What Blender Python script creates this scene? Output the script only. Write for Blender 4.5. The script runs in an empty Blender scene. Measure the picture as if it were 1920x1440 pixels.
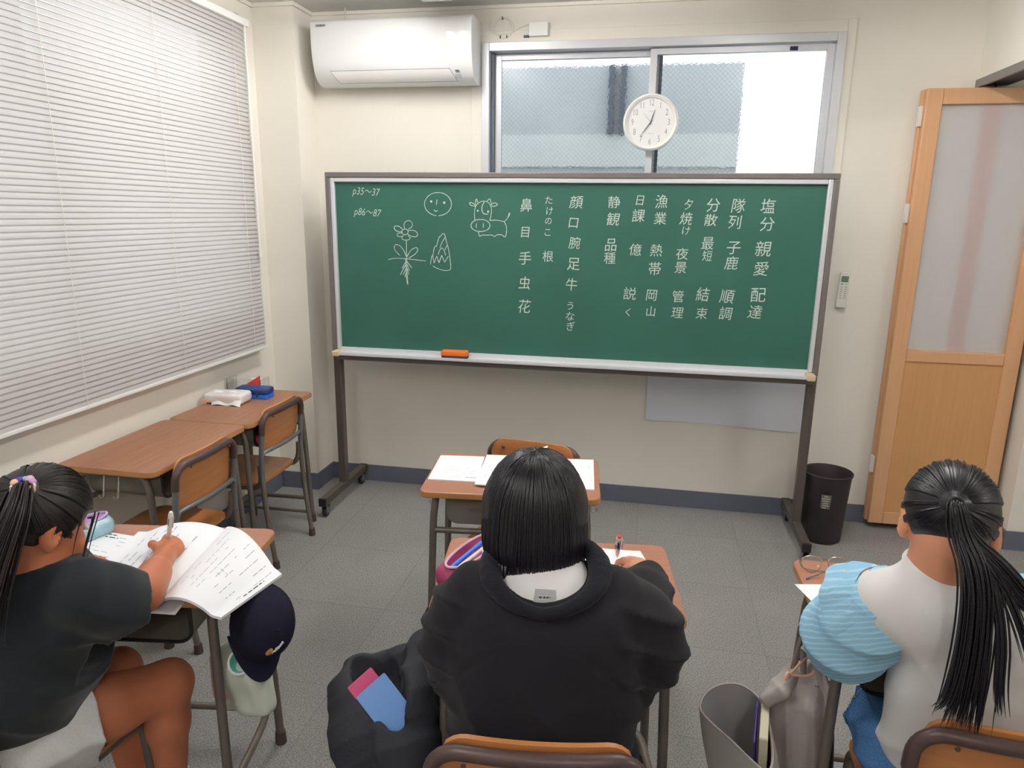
import bpy, bmesh, math, random
import numpy as np
from mathutils import Vector, Matrix
random.seed(7)
SC = bpy.context.scene
COL = SC.collection
PI = math.pi

# ------------------------------------------------------------ camera
def cam_basis(pitch, yaw, roll):
    fw = np.array([math.sin(yaw)*math.cos(pitch), math.cos(yaw)*math.cos(pitch), -math.sin(pitch)])
    r0 = np.array([math.cos(yaw), -math.sin(yaw), 0.0]); u0 = np.cross(r0, fw)
    return (r0*math.cos(roll)+u0*math.sin(roll), -r0*math.sin(roll)+u0*math.cos(roll), fw)
_r, _u, _f = cam_basis(.235652, -.189502, .0129214)
cd = bpy.data.cameras.new('camera'); cam = bpy.data.objects.new('camera', cd); COL.objects.link(cam)
cam.matrix_world = Matrix(((_r[0], _u[0], -_f[0], 0), (_r[1], _u[1], -_f[1], 0), (_r[2], _u[2], -_f[2], 1.6), (0, 0, 0, 1)))
cd.sensor_fit = 'HORIZONTAL'; cd.sensor_width = 36.0; cd.lens = 1337.26/1920*36; cd.clip_start = .02
SC.camera = cam

# ------------------------------------------------------------ sky and exposure
W = bpy.data.worlds.new('sky'); SC.world = W; W.use_nodes = True
_bg = W.node_tree.nodes['Background']; _bg.inputs[0].default_value = (.93, .97, 1.0, 1); _bg.inputs[1].default_value = 2.0
SC.view_settings.view_transform = 'Standard'; SC.view_settings.look = 'None'
SC.view_settings.gamma = 1.0; SC.view_settings.use_curve_mapping = False
SC.view_settings.exposure = 0.0
LAMP_STRENGTH = 74.0

# ------------------------------------------------------------ materials
def srgb(r, g, b):
    return tuple(((c/255)/12.92 if c/255 <= .04045 else ((c/255+.055)/1.055)**2.4) for c in (r, g, b)) + (1,)
def mat(name, col, rough=.6, metal=0.0, spec=.4, noise=None, bump=None, sheen=0, coat=0):
    """noise=(scale, amount, (sx,sy,sz)); bump=(scale, strength, (sx,sy,sz))"""
    m = bpy.data.materials.new(name); m.use_nodes = True
    nt = m.node_tree; N = nt.nodes; b = N['Principled BSDF']
    b.inputs['Base Color'].default_value = col
    b.inputs['Roughness'].default_value = rough; b.inputs['Metallic'].default_value = metal
    b.inputs['Specular IOR Level'].default_value = spec
    if coat: b.inputs['Coat Weight'].default_value = coat; b.inputs['Coat Roughness'].default_value = .15
    if sheen: b.inputs['Sheen Weight'].default_value = sheen
    tc = N.new('ShaderNodeTexCoord')
    def tex(scale, s3, det=4):
        mp = N.new('ShaderNodeMapping'); mp.inputs['Scale'].default_value = s3
        nt.links.new(tc.outputs['Object'], mp.inputs['Vector'])
        t = N.new('ShaderNodeTexNoise'); t.inputs['Scale'].default_value = scale; t.inputs['Detail'].default_value = det
        nt.links.new(mp.outputs['Vector'], t.inputs['Vector']); return t
    if noise:
        t = tex(noise[0], noise[2] if len(noise) > 2 else (1, 1, 1))
        cr = N.new('ShaderNodeValToRGB'); a = noise[1]
        cr.color_ramp.elements[0].position = .3; cr.color_ramp.elements[1].position = .7
        cr.color_ramp.elements[0].color = tuple(c*(1-a) for c in col[:3])+(1,)
        cr.color_ramp.elements[1].color = tuple(min(1, c*(1+a)) for c in col[:3])+(1,)
        nt.links.new(t.outputs['Fac'], cr.inputs['Fac']); nt.links.new(cr.outputs['Color'], b.inputs['Base Color'])
    if bump:
        t = tex(bump[0], bump[2] if len(bump) > 2 else (1, 1, 1))
        bp = N.new('ShaderNodeBump'); bp.inputs['Strength'].default_value = bump[1]; bp.inputs['Distance'].default_value = .01
        nt.links.new(t.outputs['Fac'], bp.inputs['Height']); nt.links.new(bp.outputs['Normal'], b.inputs['Normal'])
    return m
def emis(name, col, s):
    m = bpy.data.materials.new(name); m.use_nodes = True; nt = m.node_tree
    e = nt.nodes.new('ShaderNodeEmission'); e.inputs[0].default_value = col; e.inputs[1].default_value = s
    nt.links.new(e.outputs[0], nt.nodes['Material Output'].inputs['Surface']); return m
M = {}
M['wall'] = mat('wall_paint', srgb(234, 229, 219), .75, spec=.2, noise=(1.3, .022), bump=(55, .05))
M['ceil'] = mat('ceiling_board', srgb(226, 224, 218), .85, spec=.1, bump=(120, .1))
M['base'] = mat('vinyl_baseboard', srgb(98, 102, 116), .5, noise=(3, .06))
M['steel'] = mat('brown_grey_steel_tube', srgb(112, 104, 96), .42, metal=.35, noise=(9, .12))
M['steelg'] = mat('grey_steel_tube', srgb(112, 114, 116), .38, metal=.35, noise=(9, .08))
M['brownv'] = mat('brown_vinyl_grip', srgb(76, 58, 55), .38, noise=(12, .12))
M['rubber'] = mat('dark_rubber', srgb(74, 58, 56), .7)
M['black'] = mat('black_plastic', srgb(34, 33, 36), .45)
M['ply'] = mat('orange_plywood', srgb(180, 118, 70), .38, noise=(6, .12, (1, 1, 8)), coat=.15)
M['ply2'] = mat('plywood_edge', srgb(205, 155, 100), .5, noise=(5, .25, (1, 1, 60)))
M['desk'] = mat('desk_laminate', srgb(166, 114, 90), .42, noise=(5, .09, (1, 14, 1)), coat=.1)
M['deskd'] = mat('worn_desk_laminate', srgb(154, 107, 80), .45, noise=(5, .12, (1, 14, 1)), coat=.1)
M['edge'] = mat('desk_edge_band', srgb(184, 130, 78), .45, noise=(8, .12, (1, 1, 6)))
M['tray'] = mat('grey_steel_sheet', srgb(122, 118, 108), .45, metal=.25, noise=(4, .05))
M['alu'] = mat('aluminium', srgb(205, 206, 210), .3, metal=.8)
M['aluw'] = mat('white_aluminium', srgb(214, 215, 220), .38, metal=.3)
M['taupe'] = mat('taupe_steel_frame', srgb(112, 104, 102), .45, metal=.2)
M['dsteel'] = mat('dark_brown_steel', srgb(88, 80, 74), .45, metal=.25)
M['green'] = mat('green_chalkboard', srgb(48, 96, 84), .5, spec=.35, noise=(2.2, .07))
M['chalk'] = mat('white_chalk', srgb(192, 204, 198), .95, spec=0, noise=(420, .3))
M['white'] = mat('white_plastic', srgb(238, 238, 236), .3, spec=.5)
M['acw'] = mat('glossy_white_plastic', srgb(230, 231, 231), .08, spec=.5)
M['offw'] = mat('offwhite_plastic', srgb(228, 226, 218), .4)
M['paper'] = mat('white_paper', srgb(240, 241, 245), .8, spec=.15)
M['paperg'] = mat('poster_paper', srgb(230, 231, 243), .7, spec=.15)
M['ink'] = mat('grey_ink', srgb(172, 175, 184), .9)
M['dink'] = mat('dark_ink', srgb(52, 54, 60), .9)
M['orange'] = mat('orange_plastic', srgb(235, 120, 46), .5)
M['felt'] = mat('dark_felt', srgb(60, 58, 90), .95)
M['beige'] = mat('beige_corner_cap', srgb(205, 188, 150), .6)
M['bin'] = mat('black_brown_bin_plastic', srgb(56, 49, 53), .5, noise=(30, .05))
M['wood'] = mat('beech_veneer', srgb(218, 168, 126), .42, noise=(5, .03, (40, 40, .8)))
M['woodp'] = mat('beech_panel', srgb(208, 156, 104), .42, noise=(4, .03, (30, 30, .6)))
M['gold'] = mat('thin_gold_wire', srgb(196, 170, 140), .25, metal=.9)
M['skin'] = mat('skin', srgb(214, 150, 118), .5, spec=.35, noise=(14, .05)); M['skin'].node_tree.nodes['Principled BSDF'].inputs['Subsurface Weight'].default_value = .08
M['skint'] = mat('tanned_skin', srgb(190, 116, 84), .48, spec=.35, noise=(14, .05)); M['skint'].node_tree.nodes['Principled BSDF'].inputs['Subsurface Weight'].default_value = .08
for k in ('skin', 'skint'): M[k].node_tree.nodes['Principled BSDF'].inputs['Subsurface Radius'].default_value = (.02, .008, .004)
M['hair'] = mat('black_hair', srgb(23, 20, 27), .36, spec=.45)
M['hairb'] = mat('dark_brown_hair', srgb(32, 26, 26), .42, spec=.4)
M['tee'] = mat('black_cotton', srgb(34, 38, 42), .9, spec=.15, sheen=.15, bump=(700, .06))
M['short'] = mat('light_grey_jersey', srgb(203, 202, 202), .9, spec=.1, noise=(300, .05), bump=(700, .06))
M['hood'] = mat('black_hoodie_cloth', srgb(27, 26, 31), .85, spec=.2, sheen=.06, bump=(700, .06))
M['hoodr'] = mat('black_ribbed_cloth', srgb(24, 24, 32), .88, spec=.2, sheen=.06, bump=(200, .2))
M['wtee'] = mat('white_cotton', srgb(222, 220, 219), .9, spec=.1, bump=(700, .05))
M['denim'] = mat('blue_denim', srgb(72, 112, 158), .9, spec=.1, noise=(260, .3, (1, 1, 1)), bump=(300, .3))
M['shoe'] = mat('white_canvas', srgb(222, 220, 218), .8)
M['navy'] = mat('navy_cotton', srgb(33, 33, 48), .92, spec=.1, bump=(200, .2))
M['nylon'] = mat('black_nylon', srgb(46, 47, 54), .7, spec=.3, bump=(120, .12))
M['nylonk'] = mat('black_mesh_lining', srgb(24, 24, 27), .8)
M['greyb'] = mat('grey_bag_cloth', srgb(176, 168, 164), .75, spec=.2, noise=(5, .04), bump=(160, .1))
M['greyl'] = mat('grey_bag_lining', srgb(196, 194, 190), .8)
M['pink'] = mat('pink_folder', srgb(212, 70, 128), .4)
M['blue'] = mat('sky_blue_folder', srgb(108, 160, 232), .35)
M['blue2'] = mat('bright_blue_plastic', srgb(40, 112, 218), .35)
M['navyp'] = mat('dark_blue_vinyl', srgb(34, 62, 118), .38)
M['pen_w'] = mat('white_pen_plastic', srgb(226, 224, 224), .3)
M['red'] = mat('red_plastic', srgb(214, 66, 70), .4)
M['lilac'] = mat('lilac_pouch', srgb(196, 160, 208), .35)
M['aqua'] = mat('pearly_aqua_vinyl', srgb(158, 196, 208), .25, coat=.5, noise=(20, .12))
M['mint'] = mat('mint_webbing', srgb(110, 198, 184), .75)
M['cream'] = mat('cream_tote_cloth', srgb(206, 214, 200), .8, noise=(4, .05))
M['pinkp'] = mat('pink_print', srgb(210, 160, 164), .8, noise=(30, .2))
M['maroon'] = mat('maroon_pouch', srgb(150, 52, 92), .55)
M['rose'] = mat('pink_pouch_rim', srgb(214, 176, 200), .5)
M['purple'] = mat('purple_folder', srgb(74, 54, 160), .4)
M['bookc'] = mat('cream_book', srgb(226, 216, 190), .7)
M['tiss'] = mat('printed_tissue_pack', srgb(232, 226, 226), .35, noise=(14, .08))
M['peach'] = mat('peach_print', srgb(238, 184, 158), .4)
M['pearl'] = mat('pearl_bead', srgb(232, 224, 200), .25)
M['gravel'] = mat('lens_screen', srgb(98, 124, 110), .3)
M['teal'] = mat('teal_key', srgb(70, 180, 176), .5)
M['yel'] = mat('yellow_key', srgb(220, 200, 90), .5)
M['numer'] = mat('numeral_grey', srgb(120, 126, 134), .6)
M['gkey'] = mat('grey_key', srgb(170, 172, 168), .5)
M['ext'] = mat('grey_cladding', srgb(188, 194, 200), .8, noise=(2, .04))
M['ext2'] = mat('pale_cladding', srgb(210, 217, 220), .8, noise=(2, .04))
M['pipe'] = mat('dark_downpipe', srgb(92, 102, 114), .6)
M['tube'] = emis('fluorescent_tube', (1.0, .98, .945, 1), LAMP_STRENGTH)
M['track'] = mat('dark_track', srgb(52, 56, 70), .5, metal=.3)
M['tracke'] = mat('grey_track', srgb(140, 138, 134), .45, metal=.4)

def carpet():
    m = mat('grey_carpet_tiles', srgb(128, 126, 124), .95, spec=.05, bump=(320, .5)); nt = m.node_tree; N = nt.nodes; L = nt.links.new; b = N['Principled BSDF']
    tc = N.new('ShaderNodeTexCoord')
    n1 = N.new('ShaderNodeTexNoise'); n1.inputs['Scale'].default_value = 190; n1.inputs['Detail'].default_value = 6
    n2 = N.new('ShaderNodeTexNoise'); n2.inputs['Scale'].default_value = 3; n2.inputs['Detail'].default_value = 4
    br = N.new('ShaderNodeTexBrick'); br.offset = 0; br.inputs['Scale'].default_value = 1
    br.inputs['Brick Width'].default_value = .5; br.inputs['Row Height'].default_value = .5; br.inputs['Mortar Size'].default_value = .0022
    br.inputs['Color1'].default_value = (.965, .965, .965, 1); br.inputs['Color2'].default_value = (1.03, 1.03, 1.03, 1); br.inputs['Mortar'].default_value = (.84, .84, .84, 1)
    for n in (n1, n2, br): L(tc.outputs['Object'], n.inputs['Vector'])
    r1 = N.new('ShaderNodeValToRGB'); r1.color_ramp.elements[0].position = .32; r1.color_ramp.elements[1].position = .68
    r1.color_ramp.elements[0].color = srgb(122, 120, 119); r1.color_ramp.elements[1].color = srgb(170, 168, 166)
    L(n1.outputs['Fac'], r1.inputs['Fac'])
    r2 = N.new('ShaderNodeValToRGB'); r2.color_ramp.elements[0].color = (.88, .88, .88, 1); r2.color_ramp.elements[1].color = (1.08, 1.08, 1.08, 1)
    L(n2.outputs['Fac'], r2.inputs['Fac'])
    a = N.new('ShaderNodeMixRGB'); a.blend_type = 'MULTIPLY'; a.inputs[0].default_value = 1
    c = N.new('ShaderNodeMixRGB'); c.blend_type = 'MULTIPLY'; c.inputs[0].default_value = 1
    L(r1.outputs[0], a.inputs[1]); L(r2.outputs[0], a.inputs[2]); L(a.outputs[0], c.inputs[1]); L(br.outputs['Color'], c.inputs[2]); L(c.outputs[0], b.inputs['Base Color'])
    return m
M['carpet'] = carpet()

def wired_glass():
    """obscure wired glass: a rough, slightly blue refracting pane with a diamond net of wire in it"""
    m = bpy.data.materials.new('wired_obscure_glass'); m.use_nodes = True; nt = m.node_tree; N = nt.nodes; L = nt.links.new
    N.remove(N['Principled BSDF']); out = N['Material Output']
    tc = N.new('ShaderNodeTexCoord'); sp = N.new('ShaderNodeSeparateXYZ'); L(tc.outputs['Object'], sp.inputs[0])
    def band(sign):
        a = N.new('ShaderNodeMath'); a.operation = 'ADD' if sign > 0 else 'SUBTRACT'; L(sp.outputs['X'], a.inputs[0]); L(sp.outputs['Z'], a.inputs[1])
        s = N.new('ShaderNodeMath'); s.operation = 'MULTIPLY'; s.inputs[1].default_value = 1/.024; L(a.outputs[0], s.inputs[0])
        f = N.new('ShaderNodeMath'); f.operation = 'FRACT'; L(s.outputs[0], f.inputs[0])
        c = N.new('ShaderNodeMath'); c.operation = 'LESS_THAN'; c.inputs[1].default_value = .10; L(f.outputs[0], c.inputs[0]); return c
    b1, b2 = band(1), band(-1); mx = N.new('ShaderNodeMath'); mx.operation = 'MAXIMUM'; L(b1.outputs[0], mx.inputs[0]); L(b2.outputs[0], mx.inputs[1])
    bn = N.new('ShaderNodeTexVoronoi'); bn.inputs['Scale'].default_value = 95; L(tc.outputs['Object'], bn.inputs['Vector'])
    bp = N.new('ShaderNodeBump'); bp.inputs['Strength'].default_value = .14; bp.inputs['Distance'].default_value = .004; L(bn.outputs['Distance'], bp.inputs['Height'])
    rf = N.new('ShaderNodeBsdfRefraction'); rf.inputs['Color'].default_value = (.95, .965, .97, 1); rf.inputs['IOR'].default_value = 1.12; rf.inputs['Roughness'].default_value = .03; L(bp.outputs[0], rf.inputs['Normal'])
    gl = N.new('ShaderNodeBsdfGlossy'); gl.inputs['Roughness'].default_value = .2; gl.inputs['Color'].default_value = (.9, .9, .9, 1)
    m1 = N.new('ShaderNodeMixShader'); m1.inputs[0].default_value = .012; L(rf.outputs[0], m1.inputs[1]); L(gl.outputs[0], m1.inputs[2])
    di = N.new('ShaderNodeBsdfDiffuse'); di.inputs[0].default_value = (.34, .37, .38, 1)
    w = N.new('ShaderNodeMath'); w.operation = 'MULTIPLY'; w.inputs[1].default_value = .22; L(mx.outputs[0], w.inputs[0])
    m2 = N.new('ShaderNodeMixShader'); L(w.outputs[0], m2.inputs[0]); L(m1.outputs[0], m2.inputs[1]); L(di.outputs[0], m2.inputs[2])
    L(m2.outputs[0], out.inputs['Surface']); return m
M['wired'] = wired_glass()
def glass(name, col, rough, ior=1.45):
    m = bpy.data.materials.new(name); m.use_nodes = True; b = m.node_tree.nodes['Principled BSDF']
    b.inputs['Base Color'].default_value = col; b.inputs['Roughness'].default_value = rough
    b.inputs['Transmission Weight'].default_value = 1; b.inputs['IOR'].default_value = ior; return m
M['glass'] = glass('clear_glass', (.97, 1, 1, 1), 0, 1.05)
M['lens'] = glass('spectacle_lens', (.97, .94, .98, 1), 0, 1.3)
M['clearp'] = glass('clear_box_plastic', (.95, .96, .97, 1), .12, 1.2)
def frosted():
    m = bpy.data.materials.new('frosted_acrylic'); m.use_nodes = True; nt = m.node_tree; N = nt.nodes
    b = N['Principled BSDF']; b.inputs['Base Color'].default_value = srgb(240, 237, 236); b.inputs['Roughness'].default_value = .4
    r = N.new('ShaderNodeBsdfRefraction'); r.inputs['Color'].default_value = (.95, .95, .95, 1); r.inputs['IOR'].default_value = 1.2; r.inputs['Roughness'].default_value = .35
    x = N.new('ShaderNodeMixShader'); x.inputs[0].default_value = .5
    nt.links.new(b.outputs[0], x.inputs[1]); nt.links.new(r.outputs[0], x.inputs[2]); nt.links.new(x.outputs[0], N['Material Output'].inputs['Surface']); return m
M['frost'] = frosted()
M['strip'] = mat('pink_brown_stile', srgb(196, 122, 116), .6); M['acryl'] = mat('white_acrylic', srgb(232, 230, 228), .5)
def translucent(name, col, f):
    m = mat(name, col, .5, spec=.3); nt = m.node_tree; t = nt.nodes.new('ShaderNodeBsdfTranslucent'); t.inputs[0].default_value = col
    mx = nt.nodes.new('ShaderNodeMixShader'); mx.inputs[0].default_value = f
    nt.links.new(nt.nodes['Principled BSDF'].outputs[0], mx.inputs[1]); nt.links.new(t.outputs[0], mx.inputs[2])
    nt.links.new(mx.outputs[0], nt.nodes['Material Output'].inputs['Surface']); return m
M['slat'] = translucent('white_blind_slat', srgb(204, 200, 199), .2)
def stripes():
    m = mat('light_blue_striped_cotton', srgb(150, 198, 226), .85, spec=.15, bump=(150, .12)); nt = m.node_tree; N = nt.nodes
    tc = N.new('ShaderNodeTexCoord'); mp = N.new('ShaderNodeMapping'); mp.inputs['Rotation'].default_value = (.35, .3, 0)
    w = N.new('ShaderNodeTexWave'); w.wave_type = 'BANDS'; w.bands_direction = 'Z'; w.inputs['Scale'].default_value = 30; w.inputs['Distortion'].default_value = 2.2; w.inputs['Detail'].default_value = 1; w.inputs['Detail Scale'].default_value = 1.0
    cr = N.new('ShaderNodeValToRGB'); cr.color_ramp.elements[0].position = .62; cr.color_ramp.elements[0].color = srgb(146, 196, 226); cr.color_ramp.elements[1].position = .8; cr.color_ramp.elements[1].color = srgb(176, 212, 232)
    L = nt.links.new; L(tc.outputs['Object'], mp.inputs[0]); L(mp.outputs[0], w.inputs['Vector']); L(w.outputs['Fac'], cr.inputs[0]); L(cr.outputs[0], N['Principled BSDF'].inputs['Base Color']); return m
M['stripe'] = stripes()
# ------------------------------------------------------------ mesh helpers
class MB:
    def __init__(s): s.v = []; s.f = []; s.mi = []
    def add(s, vs, fs, mi=0):
        n = len(s.v); s.v += [tuple(map(float, p)) for p in vs]; s.f += [tuple(i+n for i in f) for f in fs]; s.mi += [mi]*len(fs); return s
    def box(s, x0, x1, y0, y1, z0, z1, mi=0, xf=None):
        vs = [Vector((x, y, z)) for x in (x0, x1) for y in (y0, y1) for z in (z0, z1)]
        if xf is not None: vs = [xf @ p for p in vs]
        return s.add(vs, [(0, 1, 3, 2), (4, 6, 7, 5), (0, 4, 5, 1), (2, 3, 7, 6), (0, 2, 6, 4), (1, 5, 7, 3)], mi)
    def tube(s, pts, r, n=10, cap=True, mi=0, flat=None):
        """r: radius or list; flat: squash factor along second frame axis"""
        P = [Vector(p) for p in pts]; R = r if isinstance(r, (list, tuple)) else [r]*len(P)
        T = [(P[min(i+1, len(P)-1)]-P[max(i-1, 0)]).normalized() for i in range(len(P))]
        a = T[0].orthogonal().normalized(); vs = []
        for i, p in enumerate(P):
            a = (a-T[i]*a.dot(T[i]))
            a = a.normalized() if a.length > 1e-6 else T[i].orthogonal().normalized()
            b = T[i].cross(a)
            for k in range(n):
                t = 2*PI*k/n; vs.append(p+(a*math.cos(t)+b*math.sin(t)*(flat or 1))*R[i])
        fs = [(i*n+k, i*n+(k+1) % n, (i+1)*n+(k+1) % n, (i+1)*n+k) for i in range(len(P)-1) for k in range(n)]
        if cap: fs += [tuple(range(n-1, -1, -1)), tuple((len(P)-1)*n+k for k in range(n))]
        return s.add(vs, fs, mi)
    def lathe(s, prof, n=32, c=(0, 0, 0), mi=0, xf=None):
        vs = []; C0 = Vector(c)
        for r, z in prof:
            for k in range(n):
                p = Vector((r*math.cos(2*PI*k/n), r*math.sin(2*PI*k/n), z))
                vs.append((xf @ p if xf is not None else p)+C0)
        fs = [(i*n+k, i*n+(k+1) % n, (i+1)*n+(k+1) % n, (i+1)*n+k) for i in range(len(prof)-1) for k in range(n)]
        if prof[0][0] > 0: fs.append(tuple(range(n-1, -1, -1)))
        if prof[-1][0] > 0: fs.append(tuple((len(prof)-1)*n+k for k in range(n)))
        return s.add(vs, fs, mi)
    def prism(s, poly, z0, z1, xf=None, mi=0, side=None, bot=None):
        n = len(poly); vs = [Vector((x, y, z0)) for x, y in poly]+[Vector((x, y, z1)) for x, y in poly]
        if xf is not None: vs = [xf @ p for p in vs]
        base = len(s.v); s.v += [tuple(p) for p in vs]
        s.f.append(tuple(base+n+i for i in range(n))); s.mi.append(mi)
        s.f.append(tuple(base+n-1-i for i in range(n))); s.mi.append(mi if bot is None else bot)
        for i in range(n):
            s.f.append((base+i, base+(i+1) % n, base+n+(i+1) % n, base+n+i)); s.mi.append(mi if side is None else side)
        return s
    def grid(s, fn, nu, nv, th=0, mi=0):
        """fn(u,v)->point; th gives thickness along the normal"""
        P = [[Vector(fn(i/nu, j/nv)) for j in range(nv+1)] for i in range(nu+1)]
        idx = lambda i, j: i*(nv+1)+j
        fs = [(idx(i, j), idx(i+1, j), idx(i+1, j+1), idx(i, j+1)) for i in range(nu) for j in range(nv)]
        top = [p for row in P for p in row]
        if not th: return s.add(top, fs, mi)
        nor = []
        for i in range(nu+1):
            for j in range(nv+1):
                a = P[min(i+1, nu)][j]-P[max(i-1, 0)][j]; b = P[i][min(j+1, nv)]-P[i][max(j-1, 0)]
                c = a.cross(b); nor.append(c.normalized() if c.length > 1e-9 else Vector((0, 0, 1)))
        m = len(top); bot = [p-n*th for p, n in zip(top, nor)]
        fs2 = fs+[tuple(k+m for k in reversed(f)) for f in fs]
        ring = [idx(i, 0) for i in range(nu+1)]+[idx(nu, j) for j in range(1, nv+1)]+[idx(i, nv) for i in range(nu-1, -1, -1)]+[idx(0, j) for j in range(nv-1, 0, -1)]
        fs2 += [(ring[(k+1) % len(ring)], ring[k], ring[k]+m, ring[(k+1) % len(ring)]+m) for k in range(len(ring))]
        return s.add(top+bot, fs2, mi)
    def ball(s, c, r, n=12, mi=0, xf=None):
        r = r if isinstance(r, (tuple, list)) else (r, r, r); m = n//2
        vs = []; c = Vector(c)
        for i in range(m+1):
            a = PI*i/m
            for k in range(n):
                t = 2*PI*k/n; p = Vector((r[0]*math.sin(a)*math.cos(t), r[1]*math.sin(a)*math.sin(t), r[2]*math.cos(a)))
                vs.append((xf @ p if xf is not None else p)+c)
        fs = [(i*n+k, (i+1)*n+k, (i+1)*n+(k+1) % n, i*n+(k+1) % n) for i in range(m) for k in range(n)]
        return s.add(vs, fs, mi)
    def build(s, name, mats, parent=None, bevel=0, seg=2, sharp=38, world=False, sub=0):
        me = bpy.data.meshes.new(name); me.from_pydata(s.v, [], s.f)
        for m in (mats if isinstance(mats, (list, tuple)) else [mats]): me.materials.append(M[m] if isinstance(m, str) else m)
        me.polygons.foreach_set('material_index', s.mi)
        bm = bmesh.new(); bm.from_mesh(me)
        if not bevel: bmesh.ops.remove_doubles(bm, verts=bm.verts, dist=1e-6)
        bmesh.ops.recalc_face_normals(bm, faces=bm.faces)
        if bevel:
            es = [e for e in bm.edges if len(e.link_faces) == 2 and e.calc_face_angle(0) > .6]
            bmesh.ops.bevel(bm, geom=es, offset=bevel, segments=seg, profile=.5, affect='EDGES', clamp_overlap=True)
        bm.to_mesh(me); bm.free()
        me.polygons.foreach_set('use_smooth', [True]*len(me.polygons)); me.set_sharp_from_angle(angle=math.radians(min(sharp, 21) if bevel else sharp))
        return link(name, me, parent, world)
def wmat(o):
    m = Matrix.LocRotScale(o.location, o.rotation_euler, None)
    return m if o.parent is None else wmat(o.parent) @ o.matrix_parent_inverse @ m
def link(name, me, parent=None, world=False):
    o = bpy.data.objects.new(name, me); COL.objects.link(o)
    if parent is not None:
        o.parent = parent
        if world:
            o.matrix_parent_inverse = wmat(parent).inverted()
    return o
def tag(o, label=None, cat=None, group=None, kind=None):
    for k, v in (('label', label), ('category', cat), ('group', group), ('kind', kind)):
        if v: o[k] = v
    return o
def thing(name, label, cat, loc=(0, 0, 0), rz=0, group=None, kind=None):
    o = bpy.data.objects.new(name, None); COL.objects.link(o); o.location = loc; o.rotation_euler = (0, 0, rz); o.empty_display_size = .05
    return tag(o, label, cat, group, kind)
def struct(name, mb, m, label=None, **k):
    o = mb.build(name, m, **k); o['kind'] = 'structure'
    if label: o['label'] = label
    return o
def copy_tree(o, parent=None):
    c = o.copy(); COL.objects.link(c)
    if parent is not None: c.parent = parent; c.matrix_parent_inverse = o.matrix_parent_inverse
    for ch in list(o.children): copy_tree(ch, c)
    return c
def arc(c, r, a0, a1, n, ax=(1, 0, 0), ay=(0, 1, 0)):
    c, ax, ay = Vector(c), Vector(ax), Vector(ay)
    return [c+ax*(r*math.cos(a0+(a1-a0)*i/n))+ay*(r*math.sin(a0+(a1-a0)*i/n)) for i in range(n+1)]
def rounded(w, d, r, n=6, cx=0, cy=0):
    out = []
    for sx, sy, a in ((1, 1, 0), (-1, 1, PI/2), (-1, -1, PI), (1, -1, 1.5*PI)):
        for i in range(n+1):
            t = a+PI/2*i/n; out.append((cx+sx*(w/2-r)+r*math.cos(t), cy+sy*(d/2-r)+r*math.sin(t)))
    return out
def smooth(pts, it=3):
    P = [Vector(p) for p in pts]
    for _ in range(it):
        Q = [P[0]]
        for a, b in zip(P, P[1:]): Q += [a*.75+b*.25, a*.25+b*.75]
        Q.append(P[-1]); P = Q
    return P
def text_mb(mb, body, size, xf, align='CENTER', off=0, mi=0, res=3, shear=0):
    c = bpy.data.curves.new('t', 'FONT'); c.body = body; c.size = size; c.align_x = align; c.align_y = 'CENTER'; c.resolution_u = res; c.offset = off; c.shear = shear
    o = bpy.data.objects.new('t', c); COL.objects.link(o)
    me = bpy.data.meshes.new_from_object(o.evaluated_get(bpy.context.evaluated_depsgraph_get()))
    mb.add([xf @ v.co for v in me.vertices], [tuple(p.vertices) for p in me.polygons], mi)
    bpy.data.objects.remove(o); bpy.data.curves.remove(c); bpy.data.meshes.remove(me)

# ------------------------------------------------------------ signed-distance modelling (bodies, clothes, bags)
def v3(p): return np.array(p, np.float32)
def _axis(lo, hi, step, fine):
    pts = []; x = lo
    while x < hi:
        s = step
        for a, b, fs in fine:
            if a-step*.5 <= x < b: s = min(s, fs)
        pts.append(x); x += s
    pts.append(x); return np.array(pts, np.float32)
def smin(a, b, k):
    if k <= 0: return np.minimum(a, b)
    h = np.maximum(k-np.abs(a-b), 0)/k; return np.minimum(a, b)-h*h*k*.25
def wav(P, f, seed, n=6):
    rs = np.random.RandomState(seed); out = 0
    for i in range(n):
        k = rs.normal(size=3); k /= np.linalg.norm(k); k *= f*(.6+.8*rs.rand()); ph = rs.rand()*6.28
        out = out+np.sin(P[0]*k[0]+P[1]*k[1]+P[2]*k[2]+ph)
    return out/n
def ridge(P, dr, f, seed, warp=1.5, wf=9, p=1.6):
    t = (P[0]*dr[0]+P[1]*dr[1]+P[2]*dr[2])*f+warp*wav(P, wf, seed)
    return (1-np.abs(np.sin(t)))**p
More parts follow.
